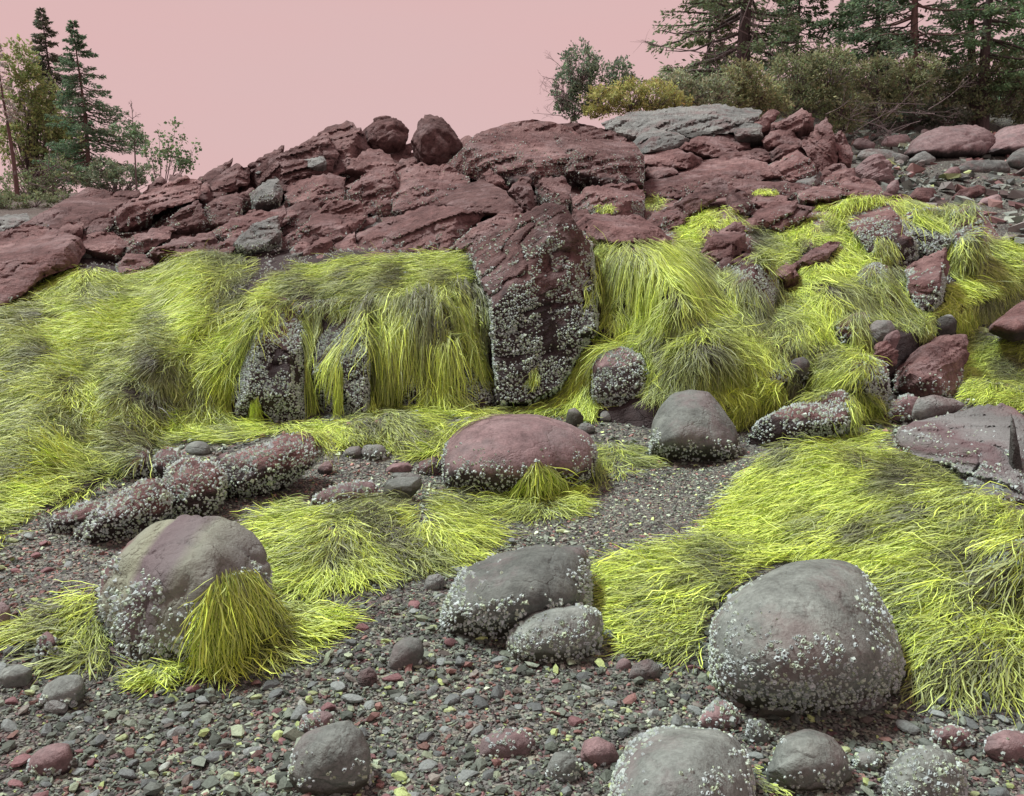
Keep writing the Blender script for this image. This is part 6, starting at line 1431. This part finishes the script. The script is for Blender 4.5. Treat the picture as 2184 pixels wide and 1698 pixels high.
broadleaf('tall olive bush in front of the big left trunk', 1590, 20, [(1585, 160, 42, 36), (1560, 205, 48, 32), (1620, 195, 46, 36), (1650, 225, 40, 22)], 2, (.105, .108, .066), 34, ls=.085, n=7000, gaps=.45, lw=.45)
broadleaf('broad juniper bush in the middle of the right thicket', 1720, 21, [(1700, 160, 62, 44), (1770, 150, 60, 44), (1720, 215, 70, 34), (1790, 220, 55, 36), (1800, 265, 45, 18)], 2, (.080, .088, .055), 35, ls=.095, n=11000, gaps=.5, lw=.4)
broadleaf('drooping juniper bush left of the far whaleback rocks', 1900, 23, [(1870, 165, 60, 40), (1930, 190, 60, 42), (1880, 225, 52, 34), (1960, 155, 50, 34)], 2, (.085, .092, .058), 36, ls=.10, n=10000, gaps=.5, lw=.4)
broadleaf('dense bush above the far whaleback rocks', 2060, 25, [(2010, 200, 50, 46), (2070, 180, 60, 50), (2130, 200, 55, 50), (2060, 235, 70, 28), (2150, 160, 50, 40), (2190, 220, 50, 46)], 2, (.075, .082, .055), 37, ls=.11, n=11000, gaps=.5, lw=.45)
broadleaf('dark leafy bush low in the gap beneath the thicket', 1960, 24.5, [(1950, 240, 60, 25), (1860, 262, 40, 18), (2020, 250, 50, 20)], 2, (.045, .048, .040), 38, ls=.1, n=4200, gaps=.3)
conifer('big spruce with a thick dark trunk at the left of the right grove', 1583, 24, -330, 3.0, (.055, .070, .045), 41, z0=.20, nb=95, trunk=.27, ls=.20, dens=2.0, dead=.18, droop=.42, asym=(math.pi, .25), power=.35)
conifer('shaggy spruce spreading over the skyline left of the thick trunk', 1500, 25.5, -60, 1.7, (.070, .076, .048), 42, z0=.20, nb=90, trunk=.13, ls=.18, dens=2.0, droop=.35, power=.55)
conifer('slender pale-trunked dead tree between the right-hand spruces', 1780, 27, -300, .9, (.10, .10, .08), 43, z0=.15, nb=30, trunk=.10, dead=.75, mat=M_BARKP, ls=.15, lean=-.01)
conifer('spruce with heavy level boughs right of the pale trunk', 1855, 26, -160, 2.3, (.044, .060, .040), 44, z0=.16, nb=85, trunk=.13, ls=.2, dens=2.0, dead=.1, droop=.25, power=.5)
conifer('brown-trunked spruce in the middle of the right grove', 1932, 25, -280, 2.6, (.042, .056, .040), 45, z0=.20, nb=80, trunk=.16, ls=.2, dens=1.8, dead=.3, mat=M_BARKR, droop=.3, power=.5)
conifer('crooked red-barked tree leaning left near the right edge', 2068, 26, -280, 1.6, (.046, .062, .042), 46, z0=.30, nb=50, trunk=.15, ls=.2, dens=1.0, dead=.35, mat=M_BARKR, lean=-.055, power=.5)
conifer('straight dark tree with leafy boughs at the right edge', 2092, 25, -280, 2.2, (.050, .076, .044), 47, z0=.18, nb=90, trunk=.19, ls=.19, dens=2.0, dead=.1, droop=.3, asym=(0, .3), power=.5)
conifer('leafy spruce cut by the right edge', 2190, 27, -200, 2.3, (.050, .074, .046), 48, z0=.12, nb=90, trunk=.16, ls=.2, dens=2.0, droop=.3, power=.5)
conifer('small dark spruce between the thick trunk and the pale trunk', 1690, 27, -90, 1.9, (.046, .062, .042), 49, z0=.2, nb=80, trunk=.1, ls=.2, dens=1.8, droop=.3, power=.6)
rt = empty('dead_branches', Vector(gpt(1560, 22))); tag(rt, 'bare pale dead branches crossing before the thick trunk', 'branches'); r_ = np.random.default_rng(18); tb = Tubes(); b_ = gpt(1560, 22)
for k in range(16):
    s0 = np.array(P(r_.uniform(1510, 1690), r_.uniform(50, 170), 22.5)); twiggy(tb, s0, np.array([r_.normal(0, .8), r_.normal(0, .3), r_.normal(.2, .7)]), .9, .016, 2, r_, .5)
tb.build('twigs', M_TWIG, rt, b_)
rt = empty('dead_branches', Vector(gpt(1880, 22))); tag(rt, 'tangle of dead twigs in the hollow under the right thicket', 'branches'); r_ = np.random.default_rng(19); tb = Tubes(); b_ = gpt(1880, 22)
for k in range(40):
    s0 = np.array(P(r_.uniform(1660, 2000), r_.uniform(215, 285), r_.uniform(19.5, 23))); twiggy(tb, s0, np.array([r_.normal(0, 1), r_.normal(0, .3), r_.normal(.1, .6)]), .7, .010, 2, r_, .6)
tb.build('twigs', M_TWIG, rt, b_)
print('weed strands', WEED_N[0])
